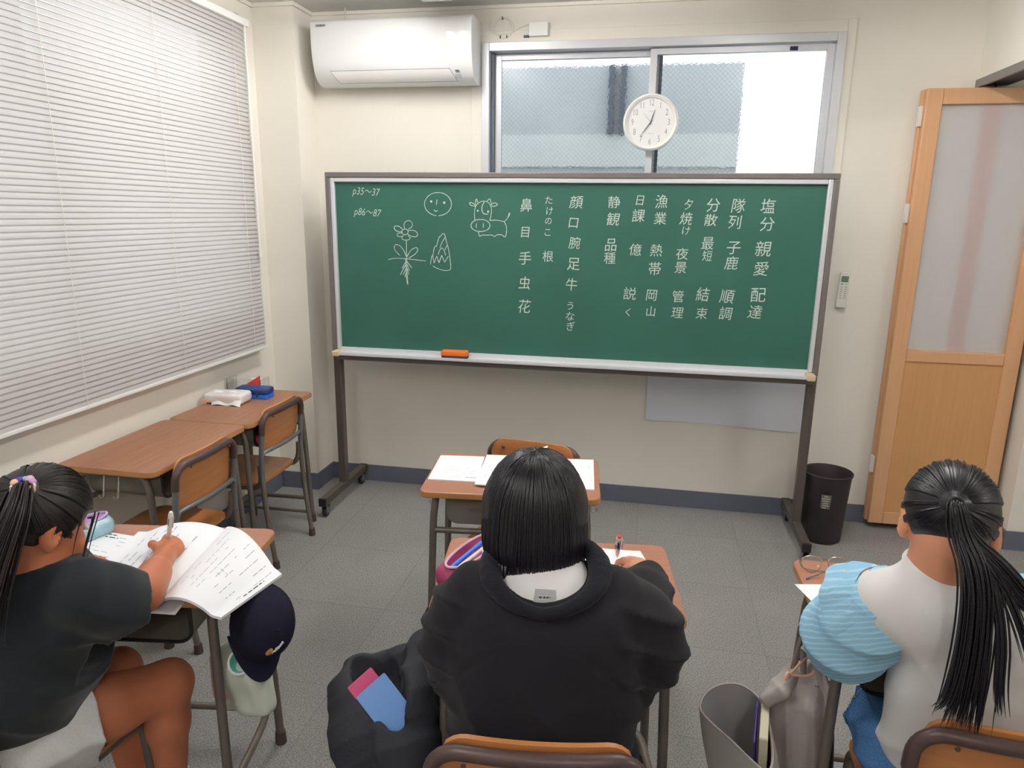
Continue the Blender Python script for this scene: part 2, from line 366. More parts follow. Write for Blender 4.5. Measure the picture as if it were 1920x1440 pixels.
class Field:
    def __init__(s, lo, hi, step, fine=()):
        s.ax = [_axis(lo[i], hi[i], step, [(f[0][i], f[1][i], f[2]) for f in fine]) for i in range(3)]
        s.d = np.ones(tuple(len(a) for a in s.ax), np.float32)
    def _win(s, lo, hi):
        sl = []
        for i in range(3):
            a = max(0, int(np.searchsorted(s.ax[i], lo[i]))-1); b = min(len(s.ax[i]), int(np.searchsorted(s.ax[i], hi[i]))+1)
            if b <= a: return None, None
            sl.append(slice(a, b))
        P = (s.ax[0][sl[0]][:, None, None], s.ax[1][sl[1]][None, :, None], s.ax[2][sl[2]][None, None, :])
        return tuple(sl), P
    def put(s, fn, lo, hi, k=.0, op='u'):
        m = .035+k
        if op == 'i': sl, P = tuple([slice(None)]*3), (s.ax[0][:, None, None], s.ax[1][None, :, None], s.ax[2][None, None, :])
        else: sl, P = s._win(v3(lo)-m, v3(hi)+m)
        if sl is None: return s
        d = fn(P)
        if op == 'u': s.d[sl] = smin(s.d[sl], d, k)
        elif op == 's': s.d[sl] = -smin(-s.d[sl], d, k)
        else: s.d[sl] = -smin(-s.d[sl], -d, k)
        return s
    def cone(s, a, b, ra, rb, k=.02, op='u'):
        a, b = v3(a), v3(b); ab = b-a; L = float(ab@ab)+1e-12
        def fn(P):
            q = [P[i]-a[i] for i in range(3)]
            t = np.clip((q[0]*ab[0]+q[1]*ab[1]+q[2]*ab[2])/L, 0, 1)
            return np.sqrt((q[0]-t*ab[0])**2+(q[1]-t*ab[1])**2+(q[2]-t*ab[2])**2)-(ra+t*(rb-ra))
        m = max(ra, rb); return s.put(fn, np.minimum(a, b)-m, np.maximum(a, b)+m, k, op)
    def chain(s, pts, rs, k=.02, op='u'):
        for i in range(len(pts)-1): s.cone(pts[i], pts[i+1], rs[i], rs[i+1], k, op)
        return s
    def ell(s, c, r, R=None, k=.02, op='u'):
        c, r = v3(c), v3(r); R = np.eye(3, dtype=np.float32) if R is None else np.array(R, np.float32)   # rows: local axes
        def fn(P):
            q = [P[i]-c[i] for i in range(3)]
            e = [(q[0]*R[j, 0]+q[1]*R[j, 1]+q[2]*R[j, 2]) for j in range(3)]
            k0 = np.sqrt(sum((e[j]/r[j])**2 for j in range(3))); k1 = np.sqrt(sum((e[j]/r[j]**2)**2 for j in range(3)))+1e-9
            return k0*(k0-1)/k1
        m = float(r.max()); return s.put(fn, c-m, c+m, k, op)
    def rbox(s, c, h, rad, R=None, k=.01, op='u'):
        c, h = v3(c), v3(h)-rad; R = np.eye(3, dtype=np.float32) if R is None else np.array(R, np.float32)
        def fn(P):
            q = [P[i]-c[i] for i in range(3)]
            e = [np.abs(q[0]*R[j, 0]+q[1]*R[j, 1]+q[2]*R[j, 2])-h[j] for j in range(3)]
            return np.sqrt(sum(np.maximum(x, 0)**2 for x in e))+np.minimum(np.maximum(np.maximum(e[0], e[1]), e[2]), 0)-rad
        m = float(np.linalg.norm(h)+rad); return s.put(fn, c-m, c+m, k, op)
    def plane(s, p, n, k=.0):        # keep the side the normal points away from
        p, n = v3(p), v3(n)/np.linalg.norm(n)
        return s.put(lambda P: (P[0]-p[0])*n[0]+(P[1]-p[1])*n[1]+(P[2]-p[2])*n[2], (0, 0, 0), (0, 0, 0), k, 'i')
    def wrinkle(s, fn):              # fn(P)-> offset, only near the surface
        P = np.meshgrid(*s.ax, indexing='ij'); m = np.abs(s.d) < .05
        Q = [p[m] for p in P]; s.d[m] += fn(Q).astype(np.float32); return s
    def mesh(s, relax=2):
        d = s.d; d[0] = d[-1] = 1; d[:, 0] = d[:, -1] = 1; d[:, :, 0] = d[:, :, -1] = 1
        neg = d < 0; X, Y, Z = s.ax
        cnt = sum(neg[i:neg.shape[0]-1+i, j:neg.shape[1]-1+j, k:neg.shape[2]-1+k].astype(np.uint8) for i in (0, 1) for j in (0, 1) for k in (0, 1))
        act = (cnt > 0) & (cnt < 8); I, J, K = np.nonzero(act); n = len(I)
        idx = np.full(act.shape, -1, np.int64); idx[act] = np.arange(n)
        acc = np.zeros((n, 3)); num = np.zeros(n)
        for a in range(3):
            for o1 in (0, 1):
                for o2 in (0, 1):
                    oa = [0, 0, 0]; oth = [t for t in range(3) if t != a]; oa[oth[0]] = o1; oa[oth[1]] = o2; ob = list(oa); ob[a] = 1
                    da = d[I+oa[0], J+oa[1], K+oa[2]]; db = d[I+ob[0], J+ob[1], K+ob[2]]; m = (da < 0) != (db < 0)
                    t = (da[m]/(da[m]-db[m]))[:, None]
                    pa = np.stack([X[I[m]+oa[0]], Y[J[m]+oa[1]], Z[K[m]+oa[2]]], 1); pb = np.stack([X[I[m]+ob[0]], Y[J[m]+ob[1]], Z[K[m]+ob[2]]], 1)
                    acc[m] += pa+t*(pb-pa); num[m] += 1
        V = acc/num[:, None]; Q = []
        for a in range(3):
            sl0 = [slice(1, -1)]*3; sl1 = [slice(1, -1)]*3; sl0[a] = slice(0, -1); sl1[a] = slice(1, None)
            n0 = neg[tuple(sl0)]; n1 = neg[tuple(sl1)]
            e = np.argwhere(n0 != n1)
            if not len(e): continue
            fl = n0[e[:, 0], e[:, 1], e[:, 2]]
            off = np.ones(3, int); off[a] = 0; e = e+off
            b, c = (a+1) % 3, (a+2) % 3
            def cell(db, dc):
                q = e.copy(); q[:, b] -= db; q[:, c] -= dc; return idx[q[:, 0], q[:, 1], q[:, 2]]
            q = np.stack([cell(1, 1), cell(0, 1), cell(0, 0), cell(1, 0)], 1)
            q[~fl] = q[~fl][:, ::-1]; Q.append(q)
        Q = np.concatenate(Q)
        for _ in range(relax):
            S = np.zeros_like(V); c = np.zeros(len(V))
            for i in range(4):
                a, b = Q[:, i], Q[:, (i+1) % 4]
                np.add.at(S, a, V[b]); np.add.at(c, a, 1); np.add.at(S, b, V[a]); np.add.at(c, b, 1)
            V = V*.5+.5*S/np.maximum(c, 1)[:, None]
        return V, Q
    def build(s, name, m, parent=None, relax=2, extra=None, keep=None):
        V, Q = s.mesh(relax)
        if keep:                      # cut a shell open: drop the faces whose centre fails the test
            Cn = V[Q].mean(1); Q = Q[keep(Cn)]
            used = np.unique(Q); re = np.full(len(V), -1); re[used] = np.arange(len(used)); V = V[used]; Q = re[Q]
        lab = np.arange(len(V))      # drop stray crumbs: keep pieces with at least a twentieth of the vertices
        while True:
            lo_ = lab[Q].min(1); l2 = lab.copy()
            for i in range(4): np.minimum.at(l2, Q[:, i], lo_)
            l2 = l2[l2]
            if (l2 == lab).all(): break
            lab = l2
        cnt_ = np.bincount(lab, minlength=len(V)); ok = cnt_[lab] > len(V)*.05
        Q = Q[ok[Q[:, 0]]]; used = np.unique(Q); re = np.full(len(V), -1); re[used] = np.arange(len(used)); V = V[used]; Q = re[Q]
        vs = V.tolist(); fs = Q.tolist(); mi = [0]*len(fs)
        if extra is not None:
            b = len(vs); vs += extra.v; fs += [tuple(i+b for i in f) for f in extra.f]; mi += extra.mi
        me = bpy.data.meshes.new(name); me.from_pydata(vs, [], fs)
        for q in (m if isinstance(m, (list, tuple)) else [m]): me.materials.append(M[q])
        me.polygons.foreach_set('material_index', mi)
        me.polygons.foreach_set('use_smooth', [True]*len(me.polygons)); me.validate()
        return link(name, me, parent, world=True)
# ------------------------------------------------------------ the room
XL, YF, ZC = -2.087, 3.87, 2.62      # left wall, front wall, ceiling
XR, YB = 1.43, -2.6                  # partition line on the right, wall behind
XRR = 4.2                            # far wall of the adjoining room
struct('floor', MB().box(XL-.15, XRR+.15, YB-.1, YF+.15, -.1, 0), 'carpet')
struct('ceiling', MB().box(XL-.15, XRR+.15, YB-.1, YF+.15, ZC, ZC+.1), 'ceil')
# front wall with the window opening
wx0, wx1, wz0, wz1 = -.91, .825, 1.35, 2.435
w = MB()
w.box(XL-.15, wx0, YF, YF+.15, 0, ZC).box(wx1, XRR+.15, YF, YF+.15, 0, ZC).box(wx0, wx1, YF, YF+.15, 0, wz0).box(wx0, wx1, YF, YF+.15, wz1, ZC)
struct('wall_front', w, 'wall')
# left wall with the window behind the blind
ly0, ly1, lz0, lz1 = -.2, 3.40, 1.06, 2.44
w = MB()
w.box(XL-.15, XL, YB-.1, ly0, 0, ZC).box(XL-.15, XL, ly1, YF, 0, ZC).box(XL-.15, XL, ly0, ly1, 0, lz0).box(XL-.15, XL, ly0, ly1, lz1, ZC)
struct('wall_left', w, 'wall')
struct('wall_back', MB().box(XL-.15, XRR+.15, YB-.1, YB, 0, ZC), 'wall')
struct('wall_right', MB().box(XRR, XRR+.15, YB, YF, 0, ZC), 'wall')
# square columns standing out of the front corners
struct('wall_left_column', MB().box(XL, -1.858, 3.66, YF, 0, ZC), 'wall')
struct('wall_right_column', MB().box(1.80, 2.25, 3.68, YF, 0, ZC), 'wall')
# header over the partition opening, with the dark track under it
struct('wall_right_header', MB().box(XR, XR+.13, YB, YF, 2.215, ZC), 'wall')
t = struct('trim_1', MB().box(XR-.012, XR+.002, YB, YF, 2.185, 2.222), 'tracke', bevel=.002)
t['label'] = 'grey metal track edge under the wall header'
k = MB().box(XR-.008, XR+.125, YB, YF, 2.196, 2.2145).build('track_channel', 'track', t); k['kind'] = 'structure'
# skirting
def skirt(name, segs):
    b = MB()
    for x0, x1, y0, y1 in segs: b.box(x0, x1, y0, y1, 0, .10)
    struct(name, b, 'base', bevel=.002)
skirt('baseboard_front', [(-1.858, 1.80, YF-.008, YF)])
skirt('baseboard_left', [(XL, XL+.008, YB, 3.66)])
skirt('baseboard_left_column', [(XL+.008, -1.85, 3.652, 3.66), (-1.858, -1.85, 3.66, YF-.008)])
skirt('baseboard_right_column', [(1.792, 2.25, 3.672, 3.68), (1.792, 1.80, 3.68, YF-.008)])
# thin cornice line under the ceiling at the left corner
struct('trim_2', MB().box(XL, -1.845, 3.648, 3.66, ZC-.018, ZC).box(-1.858, -1.845, 3.66, YF, ZC-.018, ZC).box(XL, XL+.012, YB, 3.66, ZC-.018, ZC), 'wall')
struct('trim_3', MB().box(-1.845, XR, YF-.012, YF, ZC-.016, ZC), 'wall')

# ---- front window: aluminium frame, two sliding sashes, wired glass
win = thing('window_1', 'aluminium sliding window with wired glass above the chalkboard', None, ((wx0+wx1)/2, YF, wz0), kind='structure')
f = MB()
for x0, x1, z0, z1 in ((wx0-.012, wx0+.028, wz0, wz1+.01), (wx1-.028, wx1+.012, wz0, wz1+.01), (wx0+.028, wx1-.028, wz1-.03, wz1+.01), (wx0+.028, wx1-.028, wz0, wz0+.04)):
    f.box(x0, x1, YF-.012, YF+.11, z0, z1)
f.build('frame', 'aluw', win, bevel=.002, world=True)
def sash(x0, x1, y, hid=False):
    s = MB(); zt = wz1-.034
    s.box(x0, x0+.034, y, y+.03, wz0+.045, zt).box(x1-.034, x1, y, y+.03, wz0+.045, zt).box(x0+.034, x1-.034, y, y+.03, zt-.028, zt).box(x0+.034, x1-.034, y, y+.03, wz0+.045, wz0+.09)
    o = s.build('sash', 'aluw', win, bevel=.0015, world=True)
    MB().box(x0+.03, x1-.03, y+.012, y+.018, wz0+.08, zt-.02).build('pane', 'wired', o, world=True)
sash(wx0+.045, -.02, YF+.062); sash(-.066, wx1-.028, YF+.022)
MB().box(wx0+.028, wx0+.046, YF+.03, YF+.105, wz0+.04, wz1-.03).box(-.02, -.004, YF+.06, YF+.075, wz0+.05, wz1-.04).build('gasket', 'pipe', win, world=True)
MB().box(.592, .628, YF+.0185, YF+.0225, wz1-.06, wz1-.042).build('latch', 'felt', win, world=True)
# painted casing round the window
cs = MB(); c0 = .055
cs.box(wx0-.012-c0, wx0-.012, YF-.006, YF, wz0-.02, wz1+.01+c0).box(wx1+.012, wx1+.012+.04, YF-.006, YF, wz0-.02, wz1+.01+c0).box(wx0-.012, wx1+.012, YF-.006, YF, wz1+.01, wz1+.01+c0)
struct('trim_4', cs, 'wall', bevel=.002)

# ---- left window behind the blind
win2 = thing('window_2', 'aluminium window behind the white venetian blind', None, (XL-.1, (ly0+ly1)/2, lz0), kind='structure')
f = MB(); xm = XL-.09
for y0, y1, z0, z1 in ((ly0, ly0+.04, lz0, lz1), (ly1-.04, ly1, lz0, lz1), (ly0+.04, ly1-.04, lz1-.04, lz1), (ly0+.04, ly1-.04, lz0, lz0+.04), (1.0, 1.05, lz0+.04, lz1-.04), (2.2, 2.25, lz0+.04, lz1-.04)):
    f.box(xm, xm+.05, y0, y1, z0, z1)
f.build('frame', 'aluw', win2, world=True)
MB().box(xm+.02, xm+.025, ly0+.03, ly1-.03, lz0+.03, lz1-.03).build('pane', 'glass', win2, world=True)

# ---- the house next door, seen blurred through the wired glass
nb = thing('neighbouring_building', 'grey clad wall of the house next door blurred behind the wired window glass', 'building', (-.3, 5.0, 0))
MB().box(-3.2, .50, 5.0, 5.6, 2.112, 2.535).build('wall', 'ext', nb, world=True)
MB().box(-3.2, .50, 4.985, 5.6, 1.905, 2.111).build('lower_cladding', 'ext2', nb, world=True)
MB().box(-3.2, .50, 5.0, 5.6, -.1, 1.904).build('base_wall', 'ext', nb, world=True)
for x in (-.32, -.245): MB().box(x-.018, x+.018, 4.95, 5.0, 2.112, 2.53).build('downpipe', 'pipe', nb, world=True)
struct('ground', MB().box(-12, 12, 4.05, 14, -.2, -.1).box(-12, -2.3, -8, 4.05, -.2, -.1), 'ext2')

# ---- folding partition door parked against the front wall
dr = thing('door_1', 'folded beech partition door with a frosted upper panel, parked by the right corner', None, (1.49, 3.8, 0), kind='structure')
def leaf(x0, x1, y0, y1, name):
    z0, z1 = .035, 2.178; sw = .07
    s = MB(); s.box(x0, x0+sw, y0, y1, z0, z1).box(x1-sw, x1, y0, y1, z0, z1)
    s.box(x0+sw, x1-sw, y0, y1, z1-.07, z1).box(x0+sw, x1-sw, y0, y1, .905, .962).box(x0+sw, x1-sw, y0, y1, z0, .10)
    o = s.build(name, 'wood', dr, bevel=.004, world=True)
    MB().box(x0+sw-.004, x1-sw+.004, (y0+y1)/2-.009, (y0+y1)/2+.004, .095, .91).build('lower_panel', 'woodp', o, world=True)
    if y0 < 3.8:
        yp = (y0+y1)/2+.004; MB().add([(x0+sw-.004, yp, .957), (x1-sw+.004, yp, .957), (x1-sw+.004, yp, z1-.066), (x0+sw-.004, yp, z1-.066)], [(0, 1, 2, 3)]).build('frosted_pane', 'frost', o, world=True)
    else: MB().box(x0+sw-.004, x1-sw+.004, y0+.004, y0+.010, .957, z1-.066).build('rear_pane', 'acryl', o, world=True)
    return o
lf = leaf(1.195, 1.775, 3.788, 3.822, 'front_leaf')
b2 = leaf(1.187, 1.765, 3.826, 3.860, 'rear_leaf')
MB().box(1.46, 1.525, 3.8155, 3.8285, .955, 2.125).build('stile', 'strip', b2, world=True)
for z in (2.06, 1.62, .35): MB().box(1.178, 1.1945, 3.812, 3.838, z-.045, z+.045).build('hinge', 'offw', lf, bevel=.002, world=True)
MB().tube([(1.49, 3.83, 2.165), (1.49, 3.83, 2.205)], .006, 8).build('hanger', 'track', dr, world=True)

# ---- venetian blind
BX = -2.03; by0, by1 = -.35, 3.49; bz0, bz1 = .872, 2.47
bl = thing('venetian_blind', 'white horizontal slat blind covering the window on the left wall', 'blind', (BX, 1.6, bz0))
MB().box(BX-.018, BX+.02, by0, by1+.012, bz1, bz1+.034).build('headrail', 'white', bl, bevel=.003, world=True)
sl = MB(); n = 75; pitch = (bz1-bz0-.012)/n; tilt = math.radians(66)
for i in range(n):
    z = bz0+.018+pitch*(i+.35); pr = []
    for q in range(6):
        s_ = (q/5-.5)*.0252; b_ = .0020*(1-(2*q/5-1)**2)
        # s_ runs from the lower, room-side edge to the upper, wall-side edge
        pr.append((BX+.001-s_*math.cos(tilt)+b_*math.sin(tilt), z+s_*math.sin(tilt)+b_*math.cos(tilt)))
    jag = .004*math.sin(i*12.9)
    for q in range(5):
        (xa, za), (xb, zb) = pr[q], pr[q+1]
        sl.add([(xa, by0, za), (xa, by1-.01+jag, za), (xb, by1-.01+jag, zb), (xb, by0, zb)], [(0, 1, 2, 3)])
sl.build('slat_panel', 'slat', bl, world=True, sharp=60)
MB().box(BX-.011, BX+.013, by0, by1, bz0, bz0+.014).build('bottom_rail', 'white', bl, bevel=.003, world=True)
for y in (.12, .75, 1.50, 2.2, 2.78, 3.36):
    c = MB(); c.box(BX+.0135, BX+.0149, y-.0011, y+.0011, bz0+.01, bz1); c.build('ladder_cord', 'offw', bl, world=True)
wd = MB(); wd.tube([(BX+.024, 3.447, bz1-.005), (BX+.026, 3.45, 1.405)], .0042, 8); wd.tube([(BX+.026, 3.45, 1.405), (BX+.026, 3.45, 1.36)], [.006, .0075], 8)
wd.build('tilt_wand', 'white', bl, world=True)
MB().box(BX-.02, BX+.022, 3.385, 3.41, bz1+.033, bz1+.038).build('bracket', 'alu', bl, world=True)

# ---- ceiling lamps (twin fluorescent tubes)
def lamp(x, y0, y1, label):
    o = thing('ceiling_lamp', label, 'ceiling lamp', (x, (y0+y1)/2, ZC), group='ceiling lamps')
    L_ = y1-y0; b = MB()
    b.prism([(-.11, 0), (.11, 0), (.075, -.05), (-.075, -.05)], -L_/2, L_/2, Matrix(((1, 0, 0, 0), (0, 0, 1, 0), (0, 1, 0, 0), (0, 0, 0, 1))))
    b.build('housing', 'white', o, bevel=.004)
    for s in (-1, 1):
        MB().tube([(s*.045, -L_/2+.05, -.075), (s*.045, L_/2-.05, -.075)], .0145, 12).build('tube', 'tube', o)
    for s in (-1, 1):
        MB().box(-.07, .07, s*(L_/2-.03)-.02, s*(L_/2-.03)+.02, -.095, -.045).build('socket', 'white', o, bevel=.003)
    return o
lamp(-1.02, 2.20, 3.42, 'twin tube ceiling lamp in front of the air conditioner')
lamp(.62, 1.75, 2.97, 'twin tube ceiling lamp on the right above the front desks')
lamp(-1.02, -.6, .62, 'twin tube ceiling lamp behind the photographer on the window side')
lamp(.55, -1.9, -.68, 'twin tube ceiling lamp near the back wall')
lamp(2.9, .6, 1.82, 'twin tube ceiling lamp in the adjoining room')

# ---- air conditioner
ac = thing('air_conditioner', 'white wall mounted air conditioner above the chalkboard, left of the window', 'air conditioner', (-1.345, YF, 2.235))
ax0, ax1 = -1.765, -.925
prof = [(YF, 2.24), (YF-.07, 2.232), (YF-.12, 2.236), (YF-.155, 2.252), (YF-.183, 2.285), (YF-.202, 2.33), (YF-.212, 2.40), (YF-.212, 2.47), (YF-.208, 2.522), (YF-.19, 2.536), (YF, 2.54)]
xf = Matrix(((0, 0, 1, 0), (1, 0, 0, 0), (0, 1, 0, 0), (0, 0, 0, 1)))
pp = [Vector((a, b, 0)) for a, b in prof]; sp = smooth(pp[1:-1], 3)
poly = [(pp[0].x, pp[0].y)]+[(p.x, p.y) for p in sp]+[(pp[-1].x, pp[-1].y)]
MB().prism(poly, ax0, ax1, xf).build('body', 'acw', ac, bevel=.006, seg=3, sharp=30, world=True)
def acface(z, lift=.0015):    # y of the shell at height z
    best = min(((abs(b-z), a) for a, b in poly if a < YF-.09)); 
    for (a1, b1), (a2, b2) in zip(poly, poly[1:]):
        if (b1-z)*(b2-z) <= 0 and a1 < YF-.06 and abs(b2-b1) > 1e-6: return a1+(a2-a1)*(z-b1)/(b2-b1)-lift
    return best[1]-lift
lv = MB(); lv.grid(lambda u, v: (-1.675+.0+u*.63+(1-v)*.032*(1-u)-.0*u+(1-v)*.03*u, acface(2.243+v*.05, .003), 2.243+v*.05), 12, 8, th=.002)
lv.build('louver', 'white', ac, world=True)
gp = MB()
gp.tube([(-1.676, acface(2.294), 2.294), (-1.044, acface(2.294), 2.294)], .0013, 6)
gp.tube([(-1.676+(1-v/6)*.033, acface(2.242+v/6*.052), 2.242+v/6*.052) for v in range(7)], .0012, 6)
gp.tube([(-1.044+(1-v/6)*.03, acface(2.242+v/6*.052), 2.242+v/6*.052) for v in range(7)], .0012, 6)
gp.tube([(-1.643, acface(2.243), 2.243), (-1.014, acface(2.243), 2.243)], .0013, 6)
gp.build('louver_seam', 'pipe', ac, world=True)
MB().add([(x, acface(z, .001), z) for x, z in ((-1.018, 2.288), (-.996, 2.288), (-.991, 2.276), (-1.013, 2.276))], [(0, 1, 2, 3)]).build('display', 'gravel', ac, world=True)
lb = MB(); 
for z in (2.27, 2.264, 2.258): lb.add([(x, acface(zz, .001), zz) for x, zz in ((-1.02, z), (-.988, z), (-.987, z-.003), (-1.019, z-.003))], [(0, 1, 2, 3)])
lb.build('label_print', 'ink', ac, world=True)
lg = MB(); text_mb(lg, 'DAIKIN', .0155, Matrix(((1, 0, 0, -1.708), (0, 0, 0, YF-.2128), (0, 1, 0, 2.505), (0, 0, 0, 1))), off=.0003)
lg.build('logo', 'dink', ac, world=True)
MB().tube([(-1.62, YF-.1, 2.541), (-1.62, YF-.1, ZC-.005)], .004, 8).build('suspension_wire', 'alu', ac, world=True)

# ---- clock
ck = thing('wall_clock', 'round white wall clock hanging on the window mullion, showing five past half twelve', 'clock', (-.047, 3.84, 2.047)); CY = 3.84
ck['label'] = 'round white wall clock with grey numerals hanging in front of the window mullion'
up = Matrix(((1, 0, 0, -.047), (0, 0, -1, 0), (0, 1, 0, 2.047), (0, 0, 0, 1)))
def onclock(y): m = up.copy(); m[1][3] = y; return m
b = MB(); b.lathe([(0, -.012), (.128, -.012), (.135, -.004), (.1365, .008), (.134, .02), (.126, .026), (.116, .02), (.114, .012)], 64, xf=onclock(CY)); b.build('rim', 'white', ck, world=True)
MB().lathe([(0, .011), (.115, .011)], 64, xf=onclock(CY)).build('dial', 'white', ck, world=True)
for h in range(1, 13):
    a = PI/2-h*PI/6; r_ = .092
    m = onclock(CY-.0122) @ Matrix.Translation((r_*math.cos(a)*.97, r_*math.sin(a), 0)) @ Matrix.Diagonal((.72, 1.15, 1, 1)); nm = MB(); text_mb(nm, str(h), .037, m, off=-.0004); nm.build('numeral', 'numer', ck, world=True)
lg = MB(); text_mb(lg, 'CASIO', .0085, onclock(CY-.0122) @ Matrix.Translation((0, .052, 0))); lg.box(-.047-.015, -.047+.015, CY-.0126, CY-.012, 1.994, 1.9952); lg.build('dial_print', 'ink', ck, world=True)
def hand(name, ang, L, wd_, y):
    m = onclock(y) @ Matrix.Rotation(-math.radians(ang), 4, 'Z')
    MB().prism([(-wd_, -.012), (wd_, -.012), (wd_*.8, L*.5), (wd_*.25, L), (-wd_*.25, L), (-wd_*.8, L*.5)], 0, .001, m).build(name, 'pipe', ck, world=True)
hand('hour_hand', 18, .062, .0032, CY-.014); hand('minute_hand', 216, .082, .0026, CY-.016); hand('second_hand', 320, .06, .0007, CY-.0175)

# ---- junction box with a coil of cable
jb = thing('junction_box', 'small white surface junction box above the window', 'junction box', (-.626, YF, 2.5))
MB().box(-.674, -.578, YF-.028, YF, 2.466, 2.532).build('cover', 'white', jb, bevel=.003, world=True)
MB().box(-.703, -.69, YF-.016, YF-.003, 2.463, 2.474).build('connector', 'pipe', jb, bevel=.001, world=True)
MB().box(-.69, -.6745, YF-.016, YF-.003, 2.4635, 2.4735).build('plug', 'navyp', jb, bevel=.001, world=True)
cb = MB(); c = (-.808, YF-.006, 2.513)
pts = [(-.878, YF-.006, 2.56), (-.885, YF-.006, 2.52), (-.87, YF-.006, 2.49)]+[(c[0]+(.046+.0015*i/30)*math.cos(4.0+i*.25), c[1]-.0012*(i % 25)/12, c[2]+(.046+.0015*i/30)*math.sin(4.0+i*.25)) for i in range(76)]+[(-.76, YF-.006, 2.488), (-.72, YF-.006, 2.516), (-.68, YF-.008, 2.527)]
cb.tube(smooth(pts, 1), .0026, 6)
cbo = cb.build('cable_coil', 'offw'); tag(cbo, 'thin white cable coiled in a ring on the wall beside the junction box', 'cable')
for a in (1.7, 4.35, 5.1):
    MB().box(c[0]+.046*math.cos(a)-.0025, c[0]+.046*math.cos(a)+.0025, YF-.013, YF, c[2]+.046*math.sin(a)-.006, c[2]+.046*math.sin(a)+.006).build('cable_clip', 'black', cbo)

# ---- remote control in its wall holder
rc = thing('remote_control', 'white air conditioner remote control hanging on the wall right of the chalkboard', 'remote control', (.949, YF, 1.155))
rr = Matrix.Translation((.949, YF-.02, 1.243)) @ Matrix.Rotation(math.radians(2.0), 4, 'Y') @ Matrix(((1, 0, 0, 0), (0, 0, -1, 0), (0, 1, 0, 0), (0, 0, 0, 1)))
MB().prism(rounded(.046, .176, .008, 4), -.008, .008, rr).build('body', 'offw', rc, bevel=.003, world=True)
MB().prism(rounded(.034, .03, .002, 2, 0, .055), .0082, .009, rr).build('screen', 'gravel', rc, world=True)
for x, y, w_, h_, m_ in ([(-.010, .030, .012, .006, 'teal'), (.010, .030, .012, .006, 'yel')]+[(sx*.01, .016-.011*r_, .012, .004, 'gkey') for r_ in range(6) for sx in (-1, 1)]):
    MB().prism(rounded(w_, h_, .0015, 2, x, y), .0082, .0095, rr).build('button', m_, rc, world=True)
lg = MB(); text_mb(lg, 'DAIKIN', .006, rr @ Matrix.Translation((0, .078, .0083))); lg.build('logo', 'ink', rc, world=True)
MB().box(.922, .976, YF-.012, YF, 1.15, 1.20).build('holder', 'offw', rc, bevel=.003, world=True)

# ---- poster on the wall behind the board
ps = MB(); ps.grid(lambda u, v: (.012+u*.828, YF-.004-.006*math.sin(u*9+1)*(1-v)-.004*(1-v), .492+v*.72+.012*(1-v)*math.sin(2.6*u+1.2)-.006*(1-v)), 24, 8, th=.0006)
o = ps.build('wall_poster', 'paperg'); tag(o, 'large blank white sheet hanging on the wall below the right half of the chalkboard', 'poster')

# ---- waste bin
wb = thing('waste_bin', 'black plastic waste bin behind the right foot of the chalkboard', 'waste bin', (.925, 3.62, 0))
MB().lathe([(0, 0), (.088, 0), (.094, .006), (.113, .345), (.119, .352), (.1195, .36), (.114, .362), (.110, .35), (.089, .012), (0, .01)], 48).build('shell', 'bin', wb, sharp=50)
a0 = math.radians(-112)
sk = MB(); sk.grid(lambda u, v: ((.1035+.0125*v)*math.cos(a0+u*.40), (.1035+.0125*v)*math.sin(a0+u*.40), .19+v*.085), 6, 2); sk.build('sticker', 'taupe', wb)
for i, (u0, u1) in enumerate(((.3, .7), (.08, .9), (.15, .8), (.2, .75), (.2, .8), (.2, .6))):
    z = .268-.0125*i; s = MB(); s.grid(lambda u, v: ((.1035+.0125*(z-.19)/.085+.0006)*math.cos(a0+(u0+(u1-u0)*u)*.40), (.1035+.0125*(z-.19)/.085+.0006)*math.sin(a0+(u0+(u1-u0)*u)*.40), z-.005*v), 5, 1); s.build('sticker_print', 'gkey', wb)

# ------------------------------------------------------------ chalkboard
BY = 3.56
cbd = thing('chalkboard', 'large green chalkboard on a wheeled brown steel stand against the front wall', 'chalkboard', (-.43, BY, 0))
px0, px1, pz0, pz1 = -1.622, .760, .885, 1.742
pn = MB().box(px0-.01, px1+.01, BY, BY+.02, pz0-.01, pz1+.01).build('panel', 'green', cbd, world=True)
fr = MB(); fw_ = .022
fr.box(px0-fw_, px0, BY-.016, BY+.025, pz0-.01, pz1+fw_).box(px1, px1+fw_, BY-.016, BY+.025, pz0-.01, pz1+fw_).box(px0, px1, BY-.016, BY+.025, pz1, pz1+fw_)
fr.build('inner_rail', 'aluw', cbd, bevel=.004, world=True)
of = MB(); ow = .026
of.box(px0-fw_-ow, px1+fw_+ow, BY-.02, BY+.03, pz1+fw_, pz1+fw_+ow)
of.build('top_rail', 'taupe', cbd, bevel=.004, world=True)
for sx, xa in ((-1, px0-fw_-ow), (1, px1+fw_)):
    MB().box(xa, xa+ow, BY-.02, BY+.03, pz0-.03, pz1+fw_-.0005).build('side_rail', 'taupe', cbd, bevel=.004, world=True)
tr = MB(); tr.prism([(BY-.075, pz0-.035), (BY-.075, pz0-.018), (BY-.068, pz0-.024), (BY-.012, pz0-.024), (BY-.012, pz0), (BY+.02, pz0), (BY+.02, pz0-.035)], px0-.016, px1+.016, xf)
tr.build('chalk_tray', 'aluw', cbd, bevel=.002, world=True)
for xa in (px0-.028, px1-.012):
    MB().box(xa, xa+.04, BY-.079, BY-.0, pz0-.041, pz0-.013).build('tray_end_cap', 'beige', cbd, bevel=.005, world=True)
MB().box(px0-.028, px1+.028, BY-.03, BY+.03, pz0-.068, pz0-.036).build('bottom_rail', 'taupe', cbd, bevel=.004, world=True)
